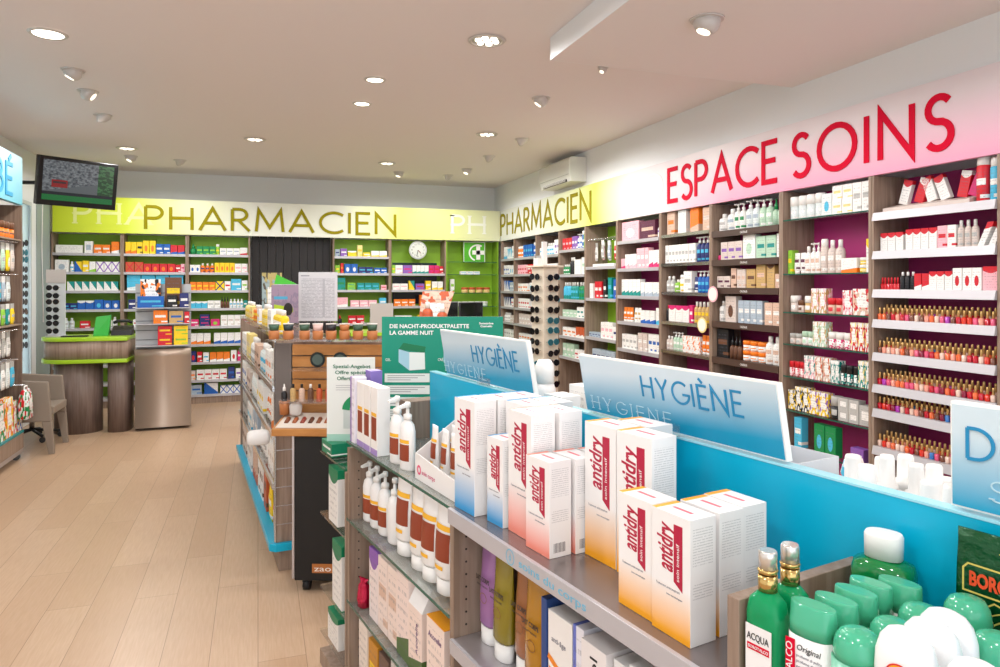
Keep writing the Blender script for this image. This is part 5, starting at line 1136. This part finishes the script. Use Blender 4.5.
# lower glass shelf
M_foil, n = nmat('crimson_foil', .25, .3); n.b.inputs['Base Color'].default_value = hx('#c01040'); v, px_, py_, pz_ = n.coord(); bp = n.new('ShaderNodeBump'); bp.inputs['Strength'].default_value = .9; bp.inputs['Distance'].default_value = .02; n.l.new(n.noise(v, 3, 3), bp.inputs['Height']); n.l.new(bp.outputs[0], n.b.inputs['Normal'])
for k in range(2):
    o = MB().loft([(0, .022, .018, 3), (.03, .024, .02, 3), (.075, .02, .014, 3), (.085, .014, .006, 3), (.10, .026, .003, 3)], 20).build('foil_pack', M_foil, None, 0, gt(.035 + k * .03, 1.70 - .052 * k, Z3 + .001), (0, 0, FG.r + .4 - k * .5)); tag(o, 'crimson foil pack at the far end of lower glass shelf, %s' % ['outermost', 'innermost'][k], 'foil pack')
nbox(.085, .24, .07, .065, 1.585, Z3, '#eddfdc', 'U', 'top', 'pale carton with purple corner on lower glass shelf')
nbox(.085, .24, .07, .065, 1.495, Z3, '#f0ddd4', 'S', 'mid', 'pale peach carton beside the purple cornered one')
nbox(.085, .24, .07, .065, 1.405, Z3, '#f0dcd2', 'S', 'mid', 'pale peach carton second beside the purple cornered one')
nbox(.10, .255, .07, .06, 1.305, Z3, '#f1ddd5', '#4c6a38', 'bot', 'pale pink carton with green grass picture, upright, lower glass shelf')
t = nbox(.10, .20, .07, .055, 1.195, Z3, '#f0dbd0', '#4c6a38', 'bot', 'pink gift bag carton with pinched top, lower glass shelf')
MB().hexa([(-.05,-.034,.2005),(.05,-.034,.2005),(.05,.034,.2005),(-.05,.034,.2005)], [(-.05,-.003,.26),(.05,-.003,.26),(.05,.003,.26),(-.05,.003,.26)]).build('pinched_top', M_card, t)
text('Acorelle', FACEUP(.02, -.0355, .07), .016, mat('plum_ink', '#7a5a80', .5), t, w=.09)
t = nbox(.115, .225, .105, .065, 1.035, Z3, '#f2ddd2', '#f2c97a', 'bot', 'pale carton with bright orange top next to the wooden upright')
MB().box(-.0575, .0575, -.0525, .0525, .2255, .2275).build('orange_top', mat('orange_card', '#f2a01e', .4), t); text('Acorelle', FACE(-.045, -.0531, .175), .016, mat('plum_ink', '#7a5a80', .5), t, w=.085)
Z4 = .1305
nbox(.09, .22, .07, .06, 1.68, Z4, '#efe3d8', 'Y', 'bot', 'white carton with yellow print on the lowest glass shelf'); nbox(.09, .2, .07, .06, 1.575, Z4, '#c98a2a', 'Y', 'mid', 'golden yellow carton on the lowest glass shelf')
nbox(.09, .2, .07, .06, 1.47, Z4, '#6b5348', 'H', 'mid', 'brown carton on the lowest glass shelf'); nbox(.09, .22, .07, .06, 1.36, Z4, '#cfc7c2', 'G', 'mid', 'grey white carton on the lowest glass shelf'); nbox(.1, .22, .07, .06, 1.24, Z4, '#e8d8cc', 'O', 'bot', 'cream carton with orange foot on the lowest glass shelf')
# steel shelf below: body milk tubes and cartons
Z5 = .6525
for k, (t_, c, nm, s_) in enumerate(((.835, '#9a6aa0', 'violet', .075), (.748, '#8a7a1c', 'olive gold', .065), (.662, '#9a6038', 'copper brown', .075), (.580, '#b07a12', 'amber', .055))):
    root = near('tube', .075 if k != 3 else .082, .255, s_, t_, Z5, '%s body milk tube standing on its white cap under the steel shelf' % nm, .05, None, c)
    tx(root, 'LAIT CORPS', .011, -.031, .155, -.0245, mat('tube_ink', '#2c2420', .5), w=.062, bold=.0005); tx(root, 'nourrissant', .006, -.026, .142, -.0245, mat('tube_ink', '#2c2420', .5), w=.05)
    b = MB(); b.ribbon(arc(0, 0, .015, .012, 0, 345, 16), .0016, .0004, True); o = b.build('stamp', mat('stamp_ink', '#7a4a18', .5), root); o.matrix_local = FACE(.004, -.0245, .115)
t = nbox(.02, .24, .06, .06, .522, Z5, '#2c4a86', 'V', 'none', 'thin navy carton edge between amber tube and orange carton')
t = nbox(.085, .225, .06, .06, .463, Z5, '#f0ece8', '#f08a1e', 'none', 'white carton with orange swooshes on lower steel shelf')
b = MB(); b.ribbon([(-.042, .13), (0, .112), (.042, .085)], .012, .0004); b.ribbon([(-.042, .095), (0, .083), (.042, .062)], .03, .0004); o = b.build('orange_swoosh', mat('orange_card', '#f08a1e', .4), t); o.matrix_local = FACE(0, -.0305, 0)
text('anti-âge', FACE(-.03, -.0306, .165), .011, M_lines, t, w=.05)
for k, (w_, t_, h_, base, acc, sty, txt, lab) in enumerate(((.035, .393, .235, '#e8e6ee', '#6a78c8', 'side', None, 'slim white carton with blue stripe on lower steel shelf'), (.075, .330, .23, '#ebe4e2', 'G', 'none', 'hol', 'white carton lettered upwards in bold black on lower steel shelf'),
      (.035, .268, .225, '#e4e2e0', 'G', 'plain', None, 'slim grey white carton between the two lettered cartons'), (.085, .200, .235, '#efecea', 'G', 'none', 'Eucer', 'white carton with dark name across its head on lower steel shelf'), (.07, .108, .23, '#dcdadd', 'X', 'mid', None, 'grey white carton closest to the picture edge on lower steel shelf'))):
    t = nbox(w_, h_, .07, .06 - .012 * (k == 1), t_, Z5, base, acc, sty, lab)
    if txt == 'hol': text('hol', FACEUP(.012, -.0355, .15), .022, M_dark, t, w=.055)
    if txt == 'Eucer': text('Eucer', FACE(-.036, -.0355, .195), .016, M_dark, t, w=.06)
# ---------------------------------------------------------------- green bath products nearest the camera
ZG = .9805
M_gl = mat('green_liquid_bottle', '#12a868', .06, trans=.3, ior=1.35); M_gt = mat('mint_cap', '#52c49a', .18, trans=.25, coat=.3); M_gtb = mat('mint_body', '#8ddcbc', .2, trans=.2, coat=.3)
for k, (s_, t_) in enumerate(((.024, -.0505), (.070, -.0505))):
    x, y, _ = gt(s_, t_)
    o = MB().loft([(0, .025, .018, 3.2), (.004, .027, .020, 3.2), (.118, .027, .020, 3.2), (.135, .024, .019, 2.6), (.147, .012, .012)], 32).build('cologne_bottle', M_gl, None, 0, (x, y, ZG), (0, 0, FG.r + .08)); tag(o, 'green glass cologne spray with gold collar, %s of the two' % ['nearer to the aisle', 'farther from the aisle'][k], 'bottle')
    MB().loft([(.1475, .013, .013), (.17, .013, .013)], 24).build('gold_collar', mat('gold_collar', '#d0b070', .18, .9), o)
    MB().loft([(.1705, .0115, .0115), (.176, .014, .014), (.178, .0125, .0125)], 24).build('collar_ring', mat('gold_collar', '#d0b070', .18, .9), o)
    MB().loft([(.1785, .0125, .0125), (.20, .0125, .0125), (.203, .011, .011)], 24).build('clear_cap', mat('silver_cap', '#dcd8d2', .12, .7), o)
    MB().box(-.020, .020, -.0215, -.0206, .03, .102).build('label', M_card, o)
    text('ACQUA', FACE(-.0175, -.0220, .082), .0095, M_dark, o, w=.034); MB().box(-.017, .017, -.0221, -.0216, .068, .077).build('red_bar', M_red, o); text('BOROTALCO', FACE(-.0155, -.0225, .0705), .0042, M_card, o, w=.031)
def tin(s_, t_, h, label, lid='wave', body=True, r=.031, rz=0.0, cc=None):
    x, y, _ = gt(s_, t_)
    q = r * .72 if lid == 'wave' else r
    o = MB().loft([(0, r*.95, q*.95, 2.6), (.004, r, q, 2.6), (h * .74, r, q, 2.6)], 32).build('talc_bottle' if lid == 'wave' else 'deodorant_roller', M_card if lid == 'wave' else M_gtb, None, 0, (x, y, ZG), (0, 0, FG.r + rz)); tag(o, label, 'bottle' if lid == 'wave' else 'roll-on deodorant')
    c = MB()
    if lid == 'wave':
        c.loft([(h*.742, r*1.0, q*1.0, 2.6), (h*.84, r*1.0, q*.97, 2.4), (h*.975, r*1.0, q*.72, 2.1), (h*.99, r*.97, q*.66, 2.1), (h*.992, r*.93, q*.58, 2), (h*.986, r*.8, q*.3, 2)], 32)
    else: c.loft([(h*.742, r*1.0, q*1.0), (h*.8, r*1.03, q*1.03), (h*.9, r*.93, q*.93), (h*.96, r*.72, q*.72), (h*.97, r*.55, q*.55), (h*.975, r*.5, q*.5), (h*.97, r*.3, q*.3), (h*.985, r*.12, q*.12)], 32)
    c.build('cap', M_gt, o); return o
tl = tin(.032, -.116, .154, 'talc bottle lettered Original with mint wave cap, nearest to the two cologne sprays', rz=.14, r=.030)
text('Original', FACE(-.011, -.0230, .097), .0075, M_dark, tl, w=.032, shear=.2); 
MB().box(-.026, -.0135, -.0226, -.0212, .02, .108).build('red_bar', M_red, tl); text('BOROTALCO', FACEUP(-.0165, -.0230, .022), .009, M_card, tl, w=.08)
for k in range(4): text('profumo di pulito'[: 17 - k * 3], FACE(-.011, -.0229,   .088 - k * .007), .0035, M_lines, tl, w=.034 - k * .004)
tin(.076, -.118, .153, 'talc bottle with mint wave cap, second in line from the Original one', rz=.14, r=.0285); tin(.120, -.117, .154, 'talc bottle with mint wave cap, third in line from the Original one', rz=.14, r=.0285)
tin(.161, -.112, .155, 'talc bottle with mint wave cap, fourth in line from the Original one', rz=.14, r=.0285); tin(.200, -.130, .154, 'talc bottle with mint wave cap, fifth and closest to the big green bottle', rz=.14, r=.0285)
for k, (s_, t_, h_, nm) in enumerate(((.034, -.176, .148, 'next to the Original talc'), (.100, -.180, .146, 'second row middle, beneath the wave caps'), (.163, -.180, .150, 'third, between wave caps and pouch'), (.208, -.214, .165, 'tallest, just before the dark green pouch'), (.166, -.268, .15, 'behind the white bottles near the pouch'), (.205, -.300, .16, 'largest, against the picture edge below the pouch'))):
    tin(s_, t_, h_, 'mint green domed deodorant roller, ' + nm, 'dome', r=.0275)
for k, (s_, t_) in enumerate(((.034, -.236), (.080, -.238), (.122, -.234), (.03, -.315))):
    x, y, _ = gt(s_, t_)
    o = MB().loft([(0, .030, .016, 2.6), (.004, .032, .018, 2.6), (.12, .034, .019, 2.6), (.140, .033, .0175, 2.6), (.158, .028, .015, 2.5), (.168, .020, .011, 2.3), (.172, .010, .006, 2), (.173, .002, .002)], 36).build('white_talc_bottle', mat('gloss_white', '#f5f4f3', .2, coat=.3), None, 0, (x, y, ZG), (0, 0, FG.r + .14))
    tag(o, 'rounded white bottle with rainbow badge, %s' % ['front one closest to aisle', 'second of the row', 'third of the row nearest the cyan divider', 'only its shoulder showing at the picture edge'][k], 'bottle')
    for r_, c in enumerate(('#d8302a', '#f2a01e', '#f4d83a', '#3f9a4a', '#2a6ac0')):
        b = MB(); b.ribbon(arc(0, 0, .0135 - r_ * .002, .0115 - r_ * .0018, 0, 180, 14), .0018, .0004); q = b.build('rainbow_stripe', mat('stripe', c, .4), o); q.matrix_local = FACE(0, -.0197, .124)
    text('TALCO', FACE(-.011, -.0199, .115), .006, mat('blue_print', '#1b87b6', .4), o, w=.022)
x, y, _ = gt(.246, -.078)
o = MB().loft([(0, .040, .03, 3), (.005, .043, .033, 3), (.140, .043, .033, 3), (.152, .040, .031, 2.8), (.158, .026, .024, 2.2), (.160, .02, .02)], 36).build('bath_foam_bottle', mat('deep_green_bottle', '#0b7a3c', .12, coat=.5), None, 0, (x, y, ZG), (0, 0, FG.r + .25)); tag(o, 'large dark green bottle with white oval cap against the cyan divider', 'bottle')
MB().loft([(.1605, .026, .02, 2.4), (.193, .0265, .0205, 2.4), (.197, .0245, .019, 2.4)], 32).build('cap', M_white, o); text('IL BAGNO', FACE(-.02, -.0345, .125), .007, mat('gold_print', '#d8c060', .4), o, w=.036); MB().box(-.028, .028, -.0346, -.0332, .085, .105).build('red_bar', M_red, o)
# dark green pouch
x, y, _ = gt(.258, -.252)
t = tag(empty('talc_pouch', (x, y, ZG), FG.r), 'dark green foil talc pouch with orange lettering leaning by the divider', 'pouch')
M_pouch, n = nmat('green_foil', .22, .3); v, px_, py_, pz_ = n.coord(); bp = n.new('ShaderNodeBump'); bp.inputs['Strength'].default_value = .5; bp.inputs['Distance'].default_value = .01; n.l.new(n.noise(v, 5, 3, 1, 1, 2), bp.inputs['Height']); n.l.new(bp.outputs[0], n.b.inputs['Normal']); n.b.inputs['Base Color'].default_value = hx('#064a26')
b = MB(); rg = []
for k, (z_, th_) in enumerate(((0, .02), (.02, .022), (.1, .018), (.18, .01), (.215, .002), (.235, .0015))): rg.append((z_, .075, th_, 5))
b.loft(rg, 40); b.build('pouch', M_pouch, t)
text('BOROTALCO', FACE(-.054, -.0145, .165), .018, mat('orange_red_print', '#e8502a', .35), t, w=.105, bold=.0010)
M_gp = mat('gold_print', '#d8c060', .4)
b = MB(); b.ribbon([(-.058,.118),(.06,.118),(.06,.155),(-.052,.155),(-.058,.148)], .0022, .0005, True); b.ribbon([(-.055,.112)] + arc(-.045,.10,.01,.01,90,330,10) + [(-.03,.104),(-.02,.112),(.0,.107),(.03,.11),(.06,.105)], .002, .0005); b.ribbon(arc(.005,.06,.035,.035,0,180,16), .002, .0005); b.ribbon(arc(.005,.06,.028,.027,0,180,16), .0015, .0005); b.ribbon(arc(.005,.06,.045,.045,20,160,16), .0016, .0005)
o = b.build('gold_frame', M_gp, t); o.matrix_local = FACE(0, -.0205, .04)
text('TALCO', FACE(-.02, -.0085, .207), .008, M_gp, t, w=.04)
# ---------------------------------------------------------------- rear side of the near island, seen over the divider
ZB = 1.0505
CAPS = []
for j, (px, py) in enumerate(((851, 449), (869, 447), (887, 455), (903, 452), (913, 463), (921, 472), (944, 469), (862, 466), (893, 470), (930, 481), (908, 481), (840, 452), (948, 484), (876, 462))):
    hh = .165 + .03 * ((j * 7) % 5) / 4; CAPS.append((px, py, .021 + .003 * (j % 2), hh))
NMC = ['first beside the clear plastic box', 'second from the clear plastic box', 'third from the plastic box', 'fourth, taller cap', 'fifth, middle of the cluster', 'sixth, low wide cap', 'tallest next to sign D', 'in front of the first', 'in front of the third', 'lowest near sign D', 'lowest in the middle', 'half behind the plastic box', 'touching sign D edge', 'between the first pairs']
used = []
for k, (px, py, r, h) in enumerate(CAPS):
    zt = 1.0505 + h; X_, Y_ = onplane(px, py, zt)
    dx, dy = X_ - GO[0], Y_ - GO[1]; s_ = dx * math.cos(GA) + dy * math.sin(GA); t_ = -dx * math.sin(GA) + dy * math.cos(GA)
    s_ = min(max(s_, .345), .535); t_ = min(t_, .105)
    while any((s_ - a_) ** 2 + (t_ - b_) ** 2 < (r + c_ + .002) ** 2 for a_, b_, c_ in used): t_ -= .006
    used.append((s_, t_, r)); nm = NMC[k]
    x, y, _ = gt(s_, t_)
    o = MB().loft([(0, r*.95, r*.95), (.004, r, r), (h*.6, r, r), (h*.66, r*.8, r*.8)], 24).build('lotion_bottle', M_body, None, 0, (x, y, ZB)); tag(o, 'white bottle behind the cyan divider, ' + nm, 'bottle')
    MB().loft([(h*.661, r*.86, r*.86), (h*.74, r*.84, r*.84), (h*.75, r*.62, r*.62), (h*.97, r*.58, r*.58), (h, r*.5, r*.5)], 24).build('cap', M_white, o)
x, y, _ = gt(.41, .205)
t = tag(empty('plastic_box', (x, y, ZB), FG.r), 'translucent white plastic box behind the divider at the sign corner', 'box')
for a_ in ((-.055,.055,-.06,-.057,.0,.165),(-.055,.055,.057,.06,.0,.165),(-.055,-.052,-.0565,.0565,0,.165),(.052,.055,-.0565,.0565,0,.165),(-.0515,.0515,-.0565,.0565,0,.003)): MB().box(*a_).build('wall', mat('frosted', '#e9edf2', .25, alpha=.8), t)
x, y, _ = gt(.50, .26); t = MB().loft([(0,.03,.02),(.05,.034,.024),(.10,.038,.02),(.15,.022,.01)], 20).build('net_bag', carton('#e8dcd8', 'R', 'flora', 'A'), None, 0, gt(.53, .16, ZB)); tag(t, 'crinkled clear pack with red round sticker behind the divider', 'pack')
x, y, _ = gt(.43, 1.13)
o = MB().loft([(0,.035,.035),(.17,.035,.035),(.19,.028,.028)], 24).build('spray_can', M_body, None, 0, (x, y, ZB)); tag(o, 'white spray can with domed cap between the two HYGIÈNE signs', 'spray can'); MB().loft([(.1905,.03,.03),(.245,.03,.03),(.262,.02,.02)], 24).build('cap', M_white, o)
nbox(.09, .19, .07, .52, 1.03, ZB, 'W', 'G', 'plain', 'white carton beside the spray can behind the divider'); nbox(.09, .17, .07, .42, 1.02, ZB, 'W', 'X', 'plain', 'lower white carton next to the spray can behind the divider')
# ---------------------------------------------------------------- end rack of the near island with green and white slimming cartons
t = tag(empty('end_rack', gt(.0, 1.79), FG.r), 'glass shelved end rack at the far end of the near island', 'shelving')
MB().box(-.36, -.002, .0, .26, 0, .06).build('base', M_wood, t); MB().box(-.022, -.002, .0, .26, .0605, .86).build('back_panel', M_wood, t)
for z_ in (.87, .62, .32, .14): MB().box(-.36, -.0235, .0, .26, z_ - .008, z_).build('glass_shelf', M_glass, t)
MB().box(-.36, -.34, .2605, .275, .0, .88).build('post', M_alu, t)
def sb(w, h, d, s, t_, z, lab, rz=0, top=True, nm='N'):
    o = MB().box(-w/2, w/2, -d/2, d/2, 0, h).build('slimming_carton', carton('#e6e4e0', '#0d7a52', 'top') if top else carton('#14805c', 'W', 'mid'), None, .001, gt(s, t_, z), (0, 0, FG.r + rz)); return tag(o, lab, 'carton')
sb(.14, .05, .13, .07, 2.07, .8705, 'green and white carton lying flat under the small offer card', 0, False); 
sb(.12, .215, .07, .04, 1.98, .6205, 'upright green headed white carton on the second glass shelf of end rack'); sb(.12, .215, .07, .12, 1.98, .6205, 'second upright carton behind, second glass shelf of end rack')
sb(.12, .24, .07, .04, 1.93, .3205, 'upright green headed carton on third glass shelf of end rack'); sb(.14, .12, .12, .07, 2.0, .1405, 'low green carton on the bottom glass shelf of end rack', 0, True)
# offer card
xc, yc = camxy(351, 2.80)
t = tag(empty('offer_card', (xc, yc, .922), -YAW), 'small white offer card with green headline and jar picture', 'sign')
MB().box(-.096, .096, -.002, .002, 0, .335).build('card', mat('offer_white', '#dfe2dc', .4), t)
M_gi = mat('dark_green_ink', '#0b6a48', .5)
for k, (s_, z_) in enumerate((('Spezial-Angebot', .292), ('Offre spéciale', .268), ('Offerta speciale', .244))): text(s_, Matrix(((1,0,0,-.072+.008*k),(0,0,-1,-.0026),(0,1,0,z_),(0,0,0,1))), .014, M_gi, t, w=.15 - .008 * k, bold=.0003)
for k in range(3): MB().box(-.06, .06 - k * .02, -.0024, -.0021, .222 - k * .009, .2235 - k * .009).build('small_print', M_lines, t)
b = MB().box(-.03, .096, -.0026, -.0021, .05, .13); b.build('jar_picture', mat('jar_print', '#c3cdc8', .4), t); b = MB(); b.ribbon(arc(.045, .125, .065, .05, 25, 180, 12), .03, .0005); o = b.build('green_lid_picture', mat('lid_print', '#0f8a52', .4), t); o.matrix_local = FACE(0, -.0028, 0)
MB().box(-.096, .096, -.0024, -.0021, .0, .028).build('teal_foot', mat('teal_band', '#9fc9b8', .4), t)
# night range poster
xc, yc = camxy(442.5, 2.96)
t = tag(empty('poster_board', (xc, yc, .95), -YAW), 'green poster board DIE NACHT-PRODUKTPALETTE behind the farther HYGIÈNE sign', 'poster')
W2 = .256
MB().box(-W2, W2, -.003, .003, 0, .462).build('board', mat('poster_green', '#0b8a70', .4), t); MB().box(-W2, W2, .0035, .006, 0, .462).build('backing', M_white, t)
MB().box(-.03, .03, .0065, .012, -.89, .3).build('support_post', M_alu, t)
yf = -.0034
text('DIE NACHT-PRODUKTPALETTE', FACE(-W2 + .032, yf, .414), .0165, M_card, t, w=.335, bold=.0006); text('LA GAMME NUIT', FACE(-W2 + .032, yf, .386), .0165, M_card, t, w=.185, bold=.0006)
text('Somatoline', FACE(.155, yf, .43), .008, M_card, t, w=.06, bold=.0004); text('Cosmetic', FACE(.160, yf, .418), .008, M_card, t, w=.05, bold=.0004)
text('GEL', FACE(-W2 + .015, yf, .275), .011, M_card, t, w=.022); text('CRÈME', FACE(-.02, yf, .275), .011, M_card, t, w=.04)
def pic(x0, x1, z0, z1, m, y=yf - .0006, nm='picture'): MB().box(x0, x1, y, y + .0005, z0, z1).build(nm, m, t)
M_pg = mat('picture_green', '#0c7248', .4); M_pw = mat('picture_white', '#dfe6e2', .4); M_pb = mat('picture_blue', '#9fc7d6', .4)
for x0 in (-.185, .005):
    b = MB(); a_ = [(x0, .315), (x0 + .10, .315), (x0 + .115, .345), (x0 + .015, .35)]
    for poly, mt, nm in (((( x0, .325), (x0 + .11, .31), (x0 + .115, .335), (x0 + .02, .352)), M_pg, 'box_picture_lid'), (((x0, .27), (x0 + .045, .235), (x0 + .045, .312), (x0, .325)), M_pb, 'box_picture_side'), (((x0 + .045, .235), (x0 + .112, .24), (x0 + .11, .31), (x0 + .045, .312)), M_pw, 'box_picture_front')):
        b = MB(); i0 = [b.pv((p[0], yf - .001, p[1])) for p in poly]; i1 = [b.pv((p[0], yf - .0004, p[1])) for p in poly]; b.face(i0); b.face(i1[::-1]); [b.face((i0[k], i1[k], i1[(k+1) % 4], i0[(k+1) % 4])) for k in range(4)]; b.build(nm, mt, t)
for x0 in (-W2 + .012, .0):
    for k in range(4): pic(x0, x0 + .19, .185 - k * .05, .222 - k * .05, M_pw, nm='text_panel')
    for k in range(4):
        for j in range(3): pic(x0 + .012, x0 + .17 - j * .03, .212 - k * .05 - j * .009, .2145 - k * .05 - j * .009, M_lines, yf - .0012, 'small_print')
